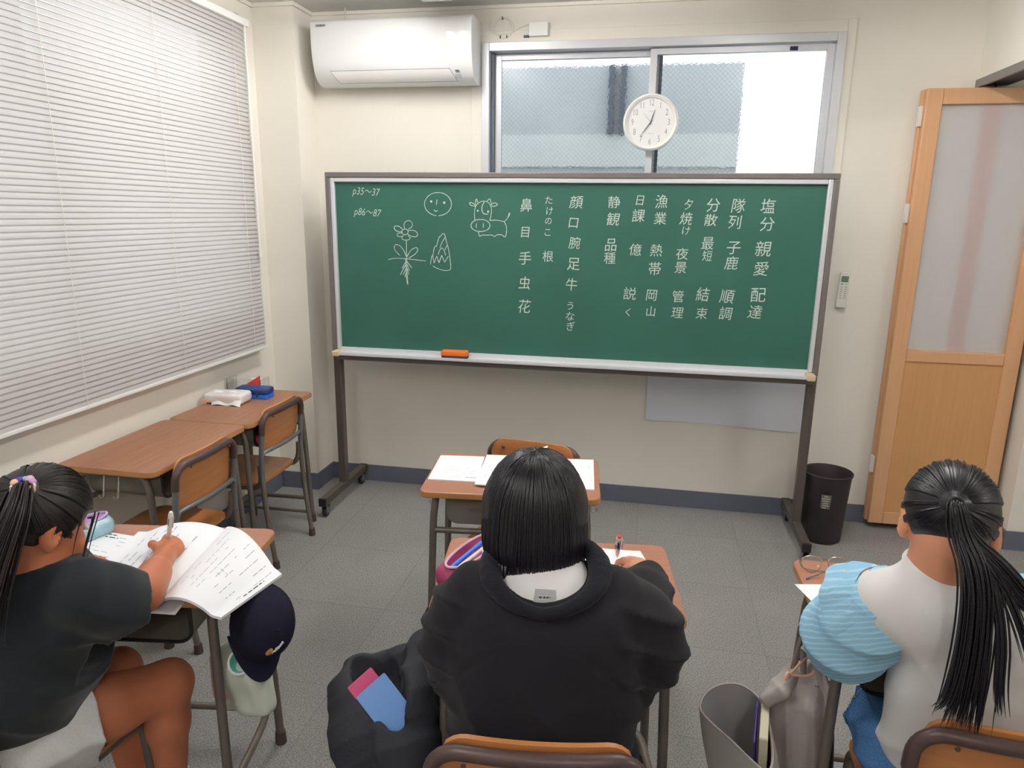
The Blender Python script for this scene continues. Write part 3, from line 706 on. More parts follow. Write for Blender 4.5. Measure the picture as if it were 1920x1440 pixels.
for x in (-1.648, .787):
    MB().box(x-.02, x+.02, BY-.018, BY+.03, .105, pz0-.03).build('post', 'dsteel', cbd, bevel=.004, world=True)
    MB().box(x-.02, x+.02, 3.288, 3.845, .068, .108).build('foot_beam', 'dsteel', cbd, bevel=.003, world=True)
    for y in (3.286, 3.847): MB().box(x-.0205, x+.0205, y-.006, y+.006, .066, .11).build('end_plug', 'black', cbd, bevel=.002, world=True)
    for y in (3.325, 3.81):
        o = MB().lathe([(0, -.011), (.022, -.011), (.0265, -.006), (.0265, .006), (.022, .011), (0, .011)], 24, (x+.004, y-.012, .0265), xf=Matrix.Rotation(PI/2, 4, 'Y')).build('caster_wheel', 'black', cbd, world=True)
        MB().box(x-.011, x-.008, y-.03, y+.014, .022, .066).box(x+.016, x+.019, y-.03, y+.014, .022, .066).box(x-.011, x+.019, y-.016, y+.014, .054, .067).build('caster_fork', 'steelg', o, bevel=.002, world=True)
# chalk marks: pixel grids of two close-ups turned into board coordinates
def b4(cx, cy):          # left half of the board, in tenths of a millimetre grid units measured off the photograph
    return px0+(cx-112)*.0006630+(cy-80)*.0000105, pz1-(cy-74)*.0007300+(cx-112)*.0000015
LEFT = lambda cx, cy: b4(cx, cy)
def chalkmat(x, z, rot=0): return Matrix.Translation((x, BY-.0006, z)) @ Matrix.Rotation(rot, 4, 'Y') @ Matrix(((1, 0, 0, 0), (0, 0, -1, 0), (0, 1, 0, 0), (0, 0, 0, 1)))
def b4(cx, cy):
    x = -1.7018985558+.00078086541*cx-3.75077676e-05*cy+3.48376592e-08*cx*cy-2.905179e-08*cx*cx-4.707e-10*cy*cy
    z = 1.79779180+1.7944046e-06*cx-.00069912317*cy+2.79631479e-08*cx*cy-5.26797e-10*cx*cx-3.24242e-08*cy*cy
    return x, z
WRITE = [('塩0.509,1.642;分0.514,1.562;親0.505,1.448;愛0.504,1.356;配0.502,1.233;達0.494,1.151', .068),
 ('隊0.377,1.643;列0.369,1.569;子0.372,1.452;鹿0.367,1.379;順0.360,1.221;調0.360,1.139', .062),
 ('分0.265,1.645;散0.257,1.577;最0.251,1.469;短0.255,1.410;結0.248,1.227;束0.249,1.135', .060),
 ('夕0.154,1.647;焼0.145,1.582;け0.147,1.527;夜0.138,1.417;景0.135,1.353;管0.133,1.213;理0.133,1.134', .056),
 ('漁0.025,1.659;業0.025,1.581;熱0.015,1.431;帯0.013,1.343;岡0.005,1.216;山0.005,1.136', .060),
 ('日-0.075,1.665;課-0.079,1.592;億-0.084,1.432;説-0.100,1.219;く-0.103,1.128', .060),
 ('静-0.196,1.654;観-0.199,1.574;品-0.204,1.453;種-0.205,1.389', .058),
 ('顔-0.380,1.652;口-0.389,1.556;腕-0.381,1.458;足-0.382,1.357;牛-0.389,1.255;う-0.392,1.149;な-0.392,1.096;ぎ-0.388,1.045', .062),
 ('た-0.512,1.661;け-0.509,1.610;の-0.512,1.563;こ-0.515,1.508;根-0.510,1.390', .056),
 ('鼻-0.624,1.636;目-0.627,1.507;手-0.626,1.378;虫-0.626,1.255;花-0.627,1.137', .064)]
rs = random.Random(3)
for col, size in WRITE:
    for it in col.split(';'):
        b = MB(); ch = it[0]; x, z = map(float, it[1:].split(','))
        s = size*(.74 if ch in 'うなぎたけのこくけ' else .84 if ch in '日目口山夕短' else 1)*rs.uniform(1.02, 1.13)
        m = chalkmat(x, z, rs.uniform(-.05, .05)) @ Matrix.Diagonal((rs.uniform(.92, 1.02), rs.uniform(.96, 1.06), 1, 1)) @ Matrix.Translation((0, -.05*s, 0))
        text_mb(b, ch, s, m, shear=rs.uniform(.02, .14), off=0, res=2)
        b.build('chalk_character', 'chalk', pn, world=True)
for tx, cx, cy in (('p35～37', 322, 150), ('p86～87', 332, 296)):
    b = MB(); x, z = b4(cx, cy); text_mb(b, tx, .050, chalkmat(x, z, .06) @ Matrix.Diagonal((.82, 1.05, 1, 1)), shear=.25, off=-.0003)
    b.build('chalk_writing', 'chalk', pn, world=True)
def ell_pts(cx, cy, rx, ry, a0=0, a1=2*PI, n=36): return [(cx+rx*math.cos(a0+(a1-a0)*i/n), cy+ry*math.sin(a0+(a1-a0)*i/n)) for i in range(n+1)]
def drawing(lines, dots=(), w=.0019):
    b = MB()
    for ln in lines:
        P = [Vector((x, BY-.0006, z)) for x, z in (b4(*p) for p in ln)]
        if len(P) < 20 and len(P) > 2: P = smooth(P, 2)
        rr = rs.uniform(.85, 1.1)*w; vs = []; up_ = Vector((0, 1, 0))
        for i, p in enumerate(P):
            t = (P[min(i+1, len(P)-1)]-P[max(i-1, 0)]).normalized(); q = t.cross(up_)*rr*rs.uniform(.75, 1.15)
            vs += [p-q, p+q]
        b.add(vs, [(2*i, 2*i+1, 2*i+3, 2*i+2) for i in range(len(P)-1)])
    for x, y, r_ in dots:
        X, Z = b4(x, y); b.add([(X+r_*math.cos(k), BY-.0006, Z+r_*math.sin(k)) for k in np.linspace(0, 2*PI, 9)[:-1]], [tuple(range(8))])
    return b.build('chalk_drawing', 'chalk', pn, world=True)
o = drawing([ell_pts(833, 236, 95, 82, 1.7, 1.55+2*PI), [(826, 203), (824, 220), (821, 241)], [(805, 276), (816, 290), (831, 280)]], [(785, 217, .0062), (877, 226, .0062)]); o['label'] = 'chalk drawing of a round face'
o = drawing([[(1093, 350), (1088, 290), (1100, 245), (1130, 218), (1165, 213), (1198, 230), (1212, 270), (1208, 320), (1198, 348)], ell_pts(1133, 387, 67, 43), [(1104, 372), (1103, 404)], [(1153, 372), (1152, 404)],
  [(1160, 220), (1143, 250), (1143, 290), (1163, 309), (1187, 306)], [(1100, 246), (1072, 224), (1052, 226), (1062, 245), (1098, 252)], [(1203, 243), (1230, 224), (1259, 237), (1235, 253), (1207, 250)],
  [(1097, 238), (1100, 203), (1108, 200), (1114, 226)], [(1178, 216), (1201, 193), (1209, 232)], [(1197, 352), (1245, 348), (1302, 360)],
  [(1300, 360), (1314, 382), (1318, 420), (1312, 467), (1298, 466), (1284, 451), (1246, 452), (1230, 469), (1218, 453), (1178, 456), (1140, 454), (1127, 468), (1121, 445), (1117, 428)],
  [(1300, 361), (1325, 336), (1331, 312), (1338, 293), (1341, 311), (1330, 326)]], [(1113, 283, .005), (1187, 289, .0055)]); o['label'] = 'chalk drawing of a cow'
o = drawing([[(598, 408), (591, 380), (604, 356), (634, 351), (656, 372), (648, 400), (622, 413)], [(583, 412), (560, 393), (530, 388), (521, 408), (545, 430), (577, 432)], [(622, 424), (655, 418), (686, 434), (691, 459), (664, 470), (630, 456), (618, 446)],
  [(581, 440), (550, 440), (541, 455), (560, 469), (592, 458)], [(582, 462), (577, 480), (595, 491), (626, 490), (641, 474), (622, 459)], ell_pts(600, 432, 22, 20), [(610, 492), (611, 560), (612, 622)],
  [(609, 606), (592, 560), (560, 524), (530, 520), (522, 548), (540, 576), (565, 598)], [(612, 612), (640, 560), (680, 539), (693, 555), (680, 585), (628, 616)], [(483, 627), (530, 617), (620, 622), (700, 632), (748, 638)],
  [(612, 620), (615, 720), (621, 804)], [(605, 625), (609, 740), (617, 800)], [(607, 640), (580, 690)], [(605, 665), (567, 735)], [(608, 690), (587, 735)], [(610, 715), (599, 752)], [(615, 640), (648, 688)], [(617, 662), (633, 706)], [(618, 690), (629, 735)]]); o['label'] = 'chalk drawing of a flower with roots'
o = drawing([[(780, 663), (788, 605), (795, 598)], [(797, 602), (805, 545), (818, 530)], [(821, 537), (840, 470), (850, 462)], [(850, 465), (872, 436), (886, 466), (891, 497), (901, 528), (912, 575), (916, 607), (925, 684), (920, 700), (888, 707), (838, 696), (795, 672)],
  [(785, 610), (796, 600)], [(796, 600), (806, 652)], [(806, 652), (824, 602)], [(824, 602), (840, 650)], [(840, 650), (860, 597)], [(860, 597), (880, 646)], [(880, 646), (906, 604)], [(835, 592), (844, 560), (863, 540), (880, 570), (886, 598)], [(887, 466), (862, 503), (848, 542)], [(896, 528), (882, 560)]]); o['label'] = 'chalk drawing of a bamboo shoot'
# orange eraser on the tray
er = thing('chalk_eraser', 'orange chalk eraser lying on the chalk tray', 'eraser', (-.98, 3.515, .861))
MB().box(-1.045, -.912, 3.49, 3.542, .862, .874).build('felt_pad', 'felt', er, bevel=.003, world=True)
MB().box(-1.047, -.910, 3.488, 3.544, .8745, .902).build('grip', 'orange', er, bevel=.006, world=True)

# ------------------------------------------------------------ school furniture
def make_chair(name, label, loc, rz, H=.735):
    t = thing(name, label, 'chair', loc, rz, 'school chairs')
    r = .0118; zs = .392
    for s in (-1, 1):
        lg = MB().tube(smooth([(s*.178, -.222, .02), (s*.181, -.195, .25), (s*.181, -.186, .42)], 2), r, 12).build('leg', 'steel', t)
        MB().tube([(s*.178, -.223, 0), (s*.178, -.222, .036)], [.0165, .0145], 12).build('foot_cap', 'rubber', lg)
        lg = MB().tube(smooth([(s*.172, .19, .02), (s*.170, .172, .33), (s*.169, .165, zs-.03), (s*.168, .135, zs-.012), (s*.168, .09, zs-.012)], 2), r, 12).build('leg', 'steel', t)
        MB().tube([(s*.172, .191, 0), (s*.172, .19, .036)], [.0165, .0145], 12).build('foot_cap', 'rubber', lg)
        MB().tube(smooth([(s*.168, .09, zs-.012), (s*.168, -.10, zs-.012), (s*.168, -.155, zs-.010), (s*.174, -.176, zs+.03), (s*.179, -.176, zs+.10)], 2), r, 12).build('seat_rail', 'steel', t)
        MB().tube([(s*.1715, .182, .125), (s*.1795, -.208, .125)], .0085, 10).build('stretcher', 'steel', t)
    bf = []; zt = H-.013; R = .055; xs = .181
    for s in (-1, 1):
        pts = smooth([(s*xs, -.186, .42), (s*xs, -.187, .52), (s*xs, -.197, zt-R-.03)], 2)
        MB().tube(pts, r, 12).build('back_post', 'steelg', t)
    top = [(-xs, -.197, zt-R-.03), (-xs, -.2, zt-R)]
    top += [(-xs+R-R*math.cos(a), -.2-.018*(1-((xs-R+R*math.cos(a))/xs)**2), zt-R+R*math.sin(a)) for a in np.linspace(.2, PI/2, 7)]
    top += [(x, -.2-.018*(1-(x/xs)**2)-.0, zt) for x in np.linspace(-xs+R+.02, xs-R-.02, 9)]
    top += [(xs-R+R*math.cos(a), -.2-.018*(1-((xs-R+R*math.cos(a))/xs)**2), zt-R+R*math.sin(a)) for a in np.linspace(PI/2, .2, 7)]
    top += [(xs, -.2, zt-R), (xs, -.197, zt-R-.03)]
    MB().tube(top, .0138, 12).build('top_tube_grip', 'brownv', t)
    bar = [(-xs, -.190, .535), (-xs+.02, -.192, .551)]+[(x, -.196-.018*(1-(x/xs)**2), .556) for x in np.linspace(-xs+.045, xs-.045, 9)]+[(xs-.02, -.192, .551), (xs, -.190, .535)]
    MB().tube(bar, .0095, 10).build('back_bar', 'steelg', t)
    # plywood backrest, curved, in front of the tube and showing just above it
    def bk(u, v):
        x = (u-.5)*.335; z = .550+v*(H+.006-.550)
        cr = .05; e = abs(u-.5)*.335
        if e > .1675-cr:
            lim = math.sqrt(max(0, cr*cr-(e-(.1675-cr))**2))-cr; z = .550-lim*.45+v*(H+.006+lim-.550+lim*.45)
        return (x, -.176-.018*(1-(x/xs)**2)-.012*v, z)
    b = MB(); b.grid(bk, 28, 6, th=.010); o = b.build('backrest', 'ply', t, sharp=50)
    for x, z in ((-.12, H-.027), (.12, H-.027), (-.12, .556), (.12, .556)):
        y = -.196-.018*(1-(x/xs)**2)
        MB().lathe([(0, .0), (.005, .0), (.0045, .002), (0, .003)], 12, (x, y-(.0165 if z > .6 else .0095), z), xf=Matrix.Rotation(PI/2, 4, 'X')).build('screw', 'brownv' if z > .6 else 'steelg', o)
        if z > .6: MB().lathe([(0, 0), (.0065, 0), (.005, .003), (0, .0035)], 12, (x, y+.0225, z), xf=Matrix.Rotation(-PI/2, 4, 'X')).build('screw', 'brownv', o)
    # plywood seat
    def st(u, v):
        x = (u-.5)*.365; y = -.165+v*.365; e = .06
        ax, ay = abs(x), abs(y-.0175); dx, dy = ax-(.1825-e), ay-(.1825-e)
        if dx > 0 and dy > 0:
            d = math.hypot(dx, dy)
            if d > 1e-6:
                q = max(dx, dy)/d; x = math.copysign(.1825-e+dx*q, x); y = .0175+math.copysign(.1825-e+dy*q, y-.0175)
        return (x, y, zs+.012-.010*math.cos(x/.1825*1.4)*max(0, 1-abs(y)/.25)-.012*max(0, v-.8)/.2)
    b = MB(); b.grid(st, 18, 18, th=.011); b.build('seat', 'ply', t, sharp=50)
    return t
def make_desk(name, label, loc, rz, top='desk'):
    t = thing(name, label, 'desk', loc, rz, 'school desks')
    zt = .70
    MB().prism(rounded(.60, .40, .032, 6), zt-.022, zt, mi=0, side=1, bot=1).build('desktop', [top, 'edge'], t, bevel=.004, seg=2, sharp=60)
    tr = MB(); W_, D_ = .43, .30
    pr = [(-W_/2, .668), (-W_/2, .60)]+[(-W_/2+.035-.035*math.cos(a), .60-.035*math.sin(a)) for a in np.linspace(.3, PI/2, 5)]+[(W_/2-.035+.035*math.sin(a), .60-.035*math.cos(a)) for a in np.linspace(0, PI/2-.3, 5)]+[(W_/2, .60), (W_/2, .668)]
    k = len(pr); y0, y1 = -.165, .135
    tr.add([(x, y, z) for y in (y0, y1) for x, z in pr], [(i, i+1, i+1+k, i+k) for i in range(k-1)])
    tr.add([(x, y1, z) for x, z in pr], [tuple(range(k))])
    tro = tr.build('tray', 'tray', t, sharp=50); sm = tro.modifiers.new('th', 'SOLIDIFY'); sm.thickness = .0022; sm.offset = 1
    MB().tube([(x, y0, z) for x, z in pr], .0045, 8).build('tray_lip', 'black', tro)
    for x in (-.11, .11):
        em = MB(); em.tube([(x+.032*math.cos(a), y1+.003, .616+.006*math.sin(a)) for a in np.linspace(0, 2*PI, 25)], .0012, 6, cap=False); em.tube([(x-.03, y1+.003, .616), (x+.03, y1+.003, .616)], .001, 6)
        em.build('emboss', 'tray', tro)
    for s in (-1, 1):
        for q in (-1, 1):
            lg = MB().tube(smooth([(s*.276, q*.170, .02), (s*.262, q*.152, .56), (s*.258, q*.146, .62), (s*.254, q*.125, .664), (s*.252, q*.09, .667)], 2), .0125, 12).build('leg', 'steel', t)
            MB().tube([(s*.276, q*.1705, 0), (s*.2757, q*.1697, .04)], [.0175, .0155], 12).build('foot_cap', 'rubber', lg)
        MB().tube([(s*.252, -.09, .667), (s*.252, .09, .667)], .0125, 12).build('top_tube', 'steel', t)
        hk = MB().tube(smooth([(s*.262, -.03, .66), (s*.275, -.03, .60), (s*.276, -.03, .585), (s*.292, -.03, .582), (s*.298, -.03, .60)], 2), .003, 8)
        hk.tube(smooth([(s*.262, .03, .66), (s*.275, .03, .60), (s*.276, .03, .585), (s*.292, .03, .582), (s*.298, .03, .60)], 2), .003, 8); hk.build('bag_hook', 'alu', t)
    MB().tube([(-.262, .152, .545), (.262, .152, .545)], .0105, 10).build('crossbar', 'steel', t)
    z = .13
    MB().tube(smooth([(-.273, -.165, z), (-.262, .10, z), (-.245, .148, z), (-.20, .155, z), (.20, .155, z), (.245, .148, z), (.262, .10, z), (.273, -.165, z)], 2), .0105, 10).build('footrest_bar', 'steel', t)
    return t
D2R = math.radians
proto = make_desk('school_desk', 'front wooden school desk facing the class, covered with papers', (-.438, 2.341, 0), D2R(186))
def desk(label, loc, rz, worn=False):
    d = copy_tree(proto); d.location = loc; d.rotation_euler.z = rz; d['label'] = label
    if worn:
        for c in d.children:
            if c.name.startswith('desktop'): c.data = c.data.copy(); c.data.materials[0] = M['deskd']
    return d
DC, DL, DR = (-.194, 1.651, 0), (-1.29, 1.51, 0), (.72, 1.689, 0)
desk('wooden school desk of the child in the black hoodie', DC, D2R(7.4))
desk('wooden school desk with an open workbook and a cap hanging from its side', DL, D2R(8.4))
desk('wooden school desk carrying the eyeglasses, at the right', DR, D2R(1.4))
desk('worn empty school desk against the left wall, nearer of the two', (-1.865, 2.362, 0), D2R(90), True)
desk('worn school desk against the left wall carrying tissues and a blue pencil case', (-1.855, 2.967, 0), D2R(90), True)
chp = make_chair('school_chair', 'plywood school chair behind the front desk, facing the class', (-.444, 2.40, 0), D2R(170))
def chair(label, loc, rz):
    c = copy_tree(chp); c.location = loc; c.rotation_euler.z = rz; c['label'] = label; return c
chair('plywood school chair pushed under the farther wall desk', (-1.835, 2.907, 0), D2R(90))
chair('plywood school chair pushed under the nearer wall desk', (-1.79, 2.255, 0), D2R(90))
chair('plywood school chair of the child in the black hoodie, bottom centre', (-.168, 1.205, 0), D2R(7.1))
chair('plywood school chair of the child in the white top with blue sleeves', (.694, 1.400, 0), D2R(-2))
chair('plywood school chair of the child in the black T-shirt and shorts', (-1.350, 1.160, 0), D2R(-6))
# ------------------------------------------------------------ papers and small things
rp = random.Random(5)
def sheet(name, label, BL, BR, TR, TL, z0, thk=.0012, lift=None, rows=None, group=None, nu=14, nv=10, cat='paper', m='paper'):
    """bilinear sheet of paper / booklet lying on a desk; rows=(u0,u1,v0,v1,n,density) prints lines running along u (or along v when 'v')"""
    def pt(u, v, dz=0):
        c = [BL, BR, TR, TL]; w_ = ((1-u)*(1-v), u*(1-v), u*v, (1-u)*v)
        q = [sum(w_[i]*p[k] for i, p in enumerate(c)) for k in (0, 1)]; zz = sum(w_[i]*(p[2] if len(p) > 2 else 0) for i, p in enumerate(c))
        return (q[0], q[1], z0+zz+(lift(u, v) if lift else 0)+dz)
    b = MB(); b.grid(lambda u, v: pt(u, v, thk), nu, nv, th=thk)
    o = b.build(name, m, sharp=50); tag(o, label, cat, group)
    for spec in rows or ():
        u0, u1, v0, v1, n, dens, mt, along = spec
        b = MB()
        for i in range(n):
            p = i/max(1, n-1)
            if along == 'u':
                v = v0+(v1-v0)*p; u = u0
                while u < u1:
                    L = rp.uniform(.03, .10); e = min(u1, u+L); h = .007 if mt == 'ink' else .014
                    if rp.random() < dens: b.add([pt(u, v, thk+.0004), pt(e, v, thk+.0004), pt(e, v+h, thk+.0004), pt(u, v+h, thk+.0004)], [(0, 1, 2, 3)])
                    u = e+rp.uniform(.01, .03)
            else:
                u = u0+(u1-u0)*p; v = v0
                while v < v1:
                    L = rp.uniform(.03, .09); e = min(v1, v+L); h = .008 if mt == 'ink' else .014
                    if rp.random() < dens: b.add([pt(u, v, thk+.0004), pt(u+h, v, thk+.0004), pt(u+h, e, thk+.0004), pt(u, e, thk+.0004)], [(0, 1, 2, 3)])
                    v = e+rp.uniform(.01, .03)
        if b.f: b.build('print', mt, o)
    return o
# front desk
sheet('workbook', 'white printed booklet at the left end of the front desk', (-.716, 2.216), (-.545, 2.229), (-.578, 2.485), (-.743, 2.462), .7005, .005, rows=[(.1, .9, .12, .5, 6, .6, 'ink', 'u'), (.45, .9, .9, .9, 1, .8, 'ink', 'u'), (.12, .9, .66, .70, 2, .25, 'ink', 'u'), (.75, .99, .08, .12, 2, .8, 'dink', 'u')])
sheet('workbook', 'open booklet with a raised curling page in the middle of the front desk', (-.545, 2.193), (-.34, 2.205), (-.345, 2.52), (-.571, 2.494), .7065, .004, lift=lambda u, v: .045*max(0, (u-.35)/.65)**1.5*(.35+.65*v), rows=[(.12, .5, .1, .9, 3, .35, 'ink', 'v'), (.25, .25, .1, .85, 1, .5, 'ink', 'v')])
sheet('workbook', 'plain white booklet at the right end of the front desk', (-.33, 2.228), (-.146, 2.243), (-.173, 2.54), (-.355, 2.512), .7005, .006, rows=[(.55, .9, .5, .9, 3, .2, 'ink', 'v')])
# left desk
gut = lambda u: .016*math.sin(min(1, u/.35)*PI)*(1 if u < .35 else 0)
wbk = sheet('workbook', 'open workbook overhanging the right edge of the left desk', (-1.069, 1.302, .008), (-.912, 1.296, -.010), (-.876, 1.505, -.008), (-1.141, 1.685, .008), .704, .007,
    lift=lambda u, v: .034*math.sin(min(1, u*1.15+.03)*PI)**.8*(.7+.3*v), nu=24, rows=[(.14, .9, .16, .92, 9, .55, 'ink', 'v'), (.93, .94, .3, .75, 1, .8, 'dink', 'v'), (.5, .62, .40, .46, 2, .7, 'ink', 'u')])
lp = MB()
def lpage(u, v):
    a = Vector((-1.069, 1.302, 0))*(1-v)+Vector((-1.141, 1.685, 0))*v; b_ = Vector((-1.298, 1.262, 0))*(1-v)+Vector((-1.385, 1.632, 0))*v
    p = a*(1-u)+b_*u; p.z = .7085+.030*math.sin(min(1, u*1.1+.04)*PI)**.8*(.6+.4*v)*(1 if u < .9 else .9); return p
lp.grid(lambda u, v: lpage(v, u), 12, 20, th=.004); lp.build('left_page', 'paper', wbk, sharp=50)
pr_ = MB()
for i in range(7):
    u = .2+.1*i; v = .15
    while v < .9:
        e = v+rp.uniform(.03, .08)
        if rp.random() < .5: pr_.add([lpage(u, v)+Vector((0, 0, .0006)), lpage(u+.012, v)+Vector((0, 0, .0006)), lpage(u+.012, e)+Vector((0, 0, .0006)), lpage(u, e)+Vector((0, 0, .0006))], [(0, 1, 2, 3)])
        v = e+.02
pr_.build('print', 'ink', wbk)
sheet('worksheet', 'loose printed sheet on the left desk under the open workbook', (-1.50, 1.345), (-1.20, 1.295), (-1.215, 1.60), (-1.475, 1.625), .7005, .0012, rows=[(.08, .5, .5, .92, 7, .5, 'ink', 'u'), (.05, .22, .9, .95, 2, .9, 'dink', 'u')])
sheet('worksheet', 'loose sheet jutting over the near edge of the left desk', (-1.22, 1.262), (-1.018, 1.282), (-1.05, 1.42), (-1.24, 1.39), .7016, .0012)
# pencil pouch
pc = thing('pencil_pouch', 'open pearly aqua pencil pouch with lilac lining on the left desk', 'pencil case', (-1.530, 1.562, .70))
def nrm3(v): v = np.array(v, float); return v/np.linalg.norm(v)
def pouch(par, c, d, L_, w_, h_, mo, mi_, rim, lens=.0):
    d = nrm3((d[0], d[1], 0)); s = np.array([d[1], -d[0], 0]); c = np.array(c, float)
    F = Field(c-L_*.75-.02, c+L_*.75+.03, .004)
    R = np.array([d, s, (0, 0, 1.)])
    F.ell(c+(0, 0, h_*.42), (L_*.52, w_*.55, h_*.62), R, 0); F.rbox(c+(0, 0, h_*.40), (L_*.46, w_*.44, h_*.40), .014, R, .02)
    F.ell(c+(0, 0, h_*1.0), (L_*.44, w_*.40, h_*.72), R, .003, 's'); F.plane(c, (0, 0, -1))
    F.wrinkle(lambda Q: .0022*wav(Q, 70, 9)); F.build('shell', mo, par)
    ln = MB(); ln.grid(lambda u, v: Vector(c+d*(L_*.425*math.cos(2*PI*u)*(1-.5*v))+s*(w_*.385*math.sin(2*PI*u)*(1-.5*v))+np.array([0, 0, h_*(.86-.62*v)])), 40, 5); ln.build('lining', mi_, par, world=True)
    rm = MB(); rm.tube([c+d*(L_*.44*math.cos(t))+s*(w_*.405*math.sin(t))+np.array([0, 0, h_*(.90+.06*math.cos(2*t))]) for t in np.linspace(0, 2*PI, 41)], .0035, 6, cap=False); rm.build('zip_rim', rim, par, world=True)
pouch(pc, (-1.530, 1.562, .7005), (.48, .88), .20, .085, .056, 'aqua', 'lilac', 'lilac')
ct = thing('correction_tape', 'small white correction tape on the left desk beside the pouch', 'correction tape', (-1.448, 1.484, .70))
MB().prism(rounded(.058, .026, .012, 4), .002, .016, Matrix.Translation((-1.455, 1.484, .70)) @ Matrix.Rotation(-.15, 4, 'Z')).build('body', 'white', ct, bevel=.003, world=True)
MB().box(-1.427, -1.412, 1.474, 1.487, .702, .712).build('tip', 'navyp', ct, bevel=.002, world=True)
def pen(name, label, tip, top, r, body, clip, ends=None):
    t = thing(name, label, 'pen', tip); a, b = np.array(tip, float), np.array(top, float); d = b-a
    MB().tube([a, a+d*.08, a+d*.16, a+d*.93], [r*.15, r*.6, r, r], 14).build('barrel', body, t, world=True)
    k = MB().tube([a+d*.93, a+d*.975, b], [r*.92, r*.85, r*.55], 12).build('button', (ends or 'white'), t, world=True)
    side = nrm3(np.cross(d, (0, 1, .3)))
    MB().tube([a+d*.90-side*r*1.0, a+d*.90-side*r*1.35, a+d*.66-side*r*1.25], r*.22, 6).build('clip', clip, t, world=True)
    MB().box(-r*.25, r*.25, -r*.1, r*.1, -.012, .012, xf=Matrix.Translation(a+d*.78+np.array([0, -r*.98, -.0]))@ Vector(d).to_track_quat('Z', 'Y').to_matrix().to_4x4()).build('window', 'dink', t, world=True)
    return t
pen('ballpoint_pen', 'white pen held upright in the hand of the child in the black T-shirt', (-1.213, 1.524, .714), (-1.152, 1.476, .858), .0062, 'pen_w', 'gkey', 'white')
# middle desk
sheet('worksheet', 'printed worksheet under the hand of the child in the black hoodie', (-.21, 1.53), (.092, 1.575), (.013, 1.833), (-.25, 1.795), .7005, .0012, lift=lambda u, v: 0, rows=[(.80, .82, .3, .75, 1, .45, 'dink', 'v'), (.55, .9, .93, .93, 1, .6, 'ink', 'u')])
sheet('worksheet', 'upper curling sheet on the desk of the child in the black hoodie', (-.26, 1.56), (.03, 1.59), (-.01, 1.826), (-.28, 1.80), .7025, .0012, lift=lambda u, v: .022*(1-u)**2*v, rows=[(.6, .95, .1, .8, 4, .2, 'ink', 'v')])
pc2 = thing('pencil_case', 'open maroon pencil case with pink rim at the left of the middle desk', 'pencil case', (-.418, 1.640, .70))
pouch(pc2, (-.418, 1.632, .7005), (.26, .96), .235, .088, .058, 'maroon', 'maroon', 'rose')
pen('felt_pen', 'bright blue pen lying in the open maroon pencil case', (-.452, 1.545, .740), (-.395, 1.68, .760), .0055, 'blue2', 'blue2', 'blue2')
pen('felt_pen', 'pale blue pen lying in the maroon case beside the bright blue one', (-.436, 1.540, .742), (-.375, 1.665, .762), .0045, 'pen_w', 'alu', 'white')
o = MB().box(-.389, -.365, 1.632, 1.664, .742, .757).build('eraser', 'white', bevel=.003); tag(o, 'white eraser in the open maroon pencil case', 'eraser')
t = pen('multicolour_pen', 'fat clear multicolour pen held upright by the child in the black hoodie', (-.050, 1.688, .713), (-.040, 1.621, .838), .0082, 'clearp', 'lilac', 'white')
a_, b__ = np.array((-.050, 1.688, .713)), np.array((-.040, 1.621, .838))
MB().tube([a_+(b__-a_)*.985, a_+(b__-a_)*1.03], [.0058, .005], 10).build('red_cap', 'red', t, world=True)
MB().tube([a_+(b__-a_)*.94, a_+(b__-a_)*.984], [.0082, .007], 12).build('yellow_band', 'bookc', t, world=True)
for k, c_ in enumerate(('teal', 'lilac', 'red', 'blue2')):
    q = np.array((.0065*math.cos(k*1.6+.4), .0065*math.sin(k*1.6+.4), 0)); MB().tube([a_+(b__-a_)*.66+q, a_+(b__-a_)*.78+q], .0022, 6).build('slider', c_, t, world=True)
# right desk
sheet('worksheet', 'white sheet poking past the left edge of the right desk', (.458, 1.545), (.66, 1.60), (.602, 1.775), (.397, 1.733), .7005, .0012, rows=[(.2, .8, .7, .9, 3, .12, 'ink', 'u')])
gs = thing('eyeglasses', 'thin gold rimmed eyeglasses lying on the right desk', 'eyeglasses', (.485, 1.82, .70))
def rim(cx, cy, name):
    ax = Vector((.985, .10, .0)).normalized(); up_ = Vector((-.02, .45, .90)).normalized(); c = Vector((cx, cy, .7215))
    pts = [c+ax*(.0265*math.cos(t))+up_*(.0205*math.sin(t)+.002*math.cos(2*t)) for t in np.linspace(0, 2*PI, 41)]
    MB().tube(pts, .0011, 6, cap=False).build('rim', 'gold', gs, world=True)
    MB().add(pts[:-1], [tuple(range(40))]).build('lens', 'lens', gs, world=True); return c, ax
c1, ax = rim(.4525, 1.819, 'l'); c2, _ = rim(.520, 1.826, 'r')
MB().tube(smooth([c1+ax*.026+Vector((0, .004, .006)), (c1+c2)/2+Vector((0, .008, .014)), c2-ax*.026+Vector((0, .004, .006))], 2), .0013, 6).build('bridge', 'gold', gs, world=True)
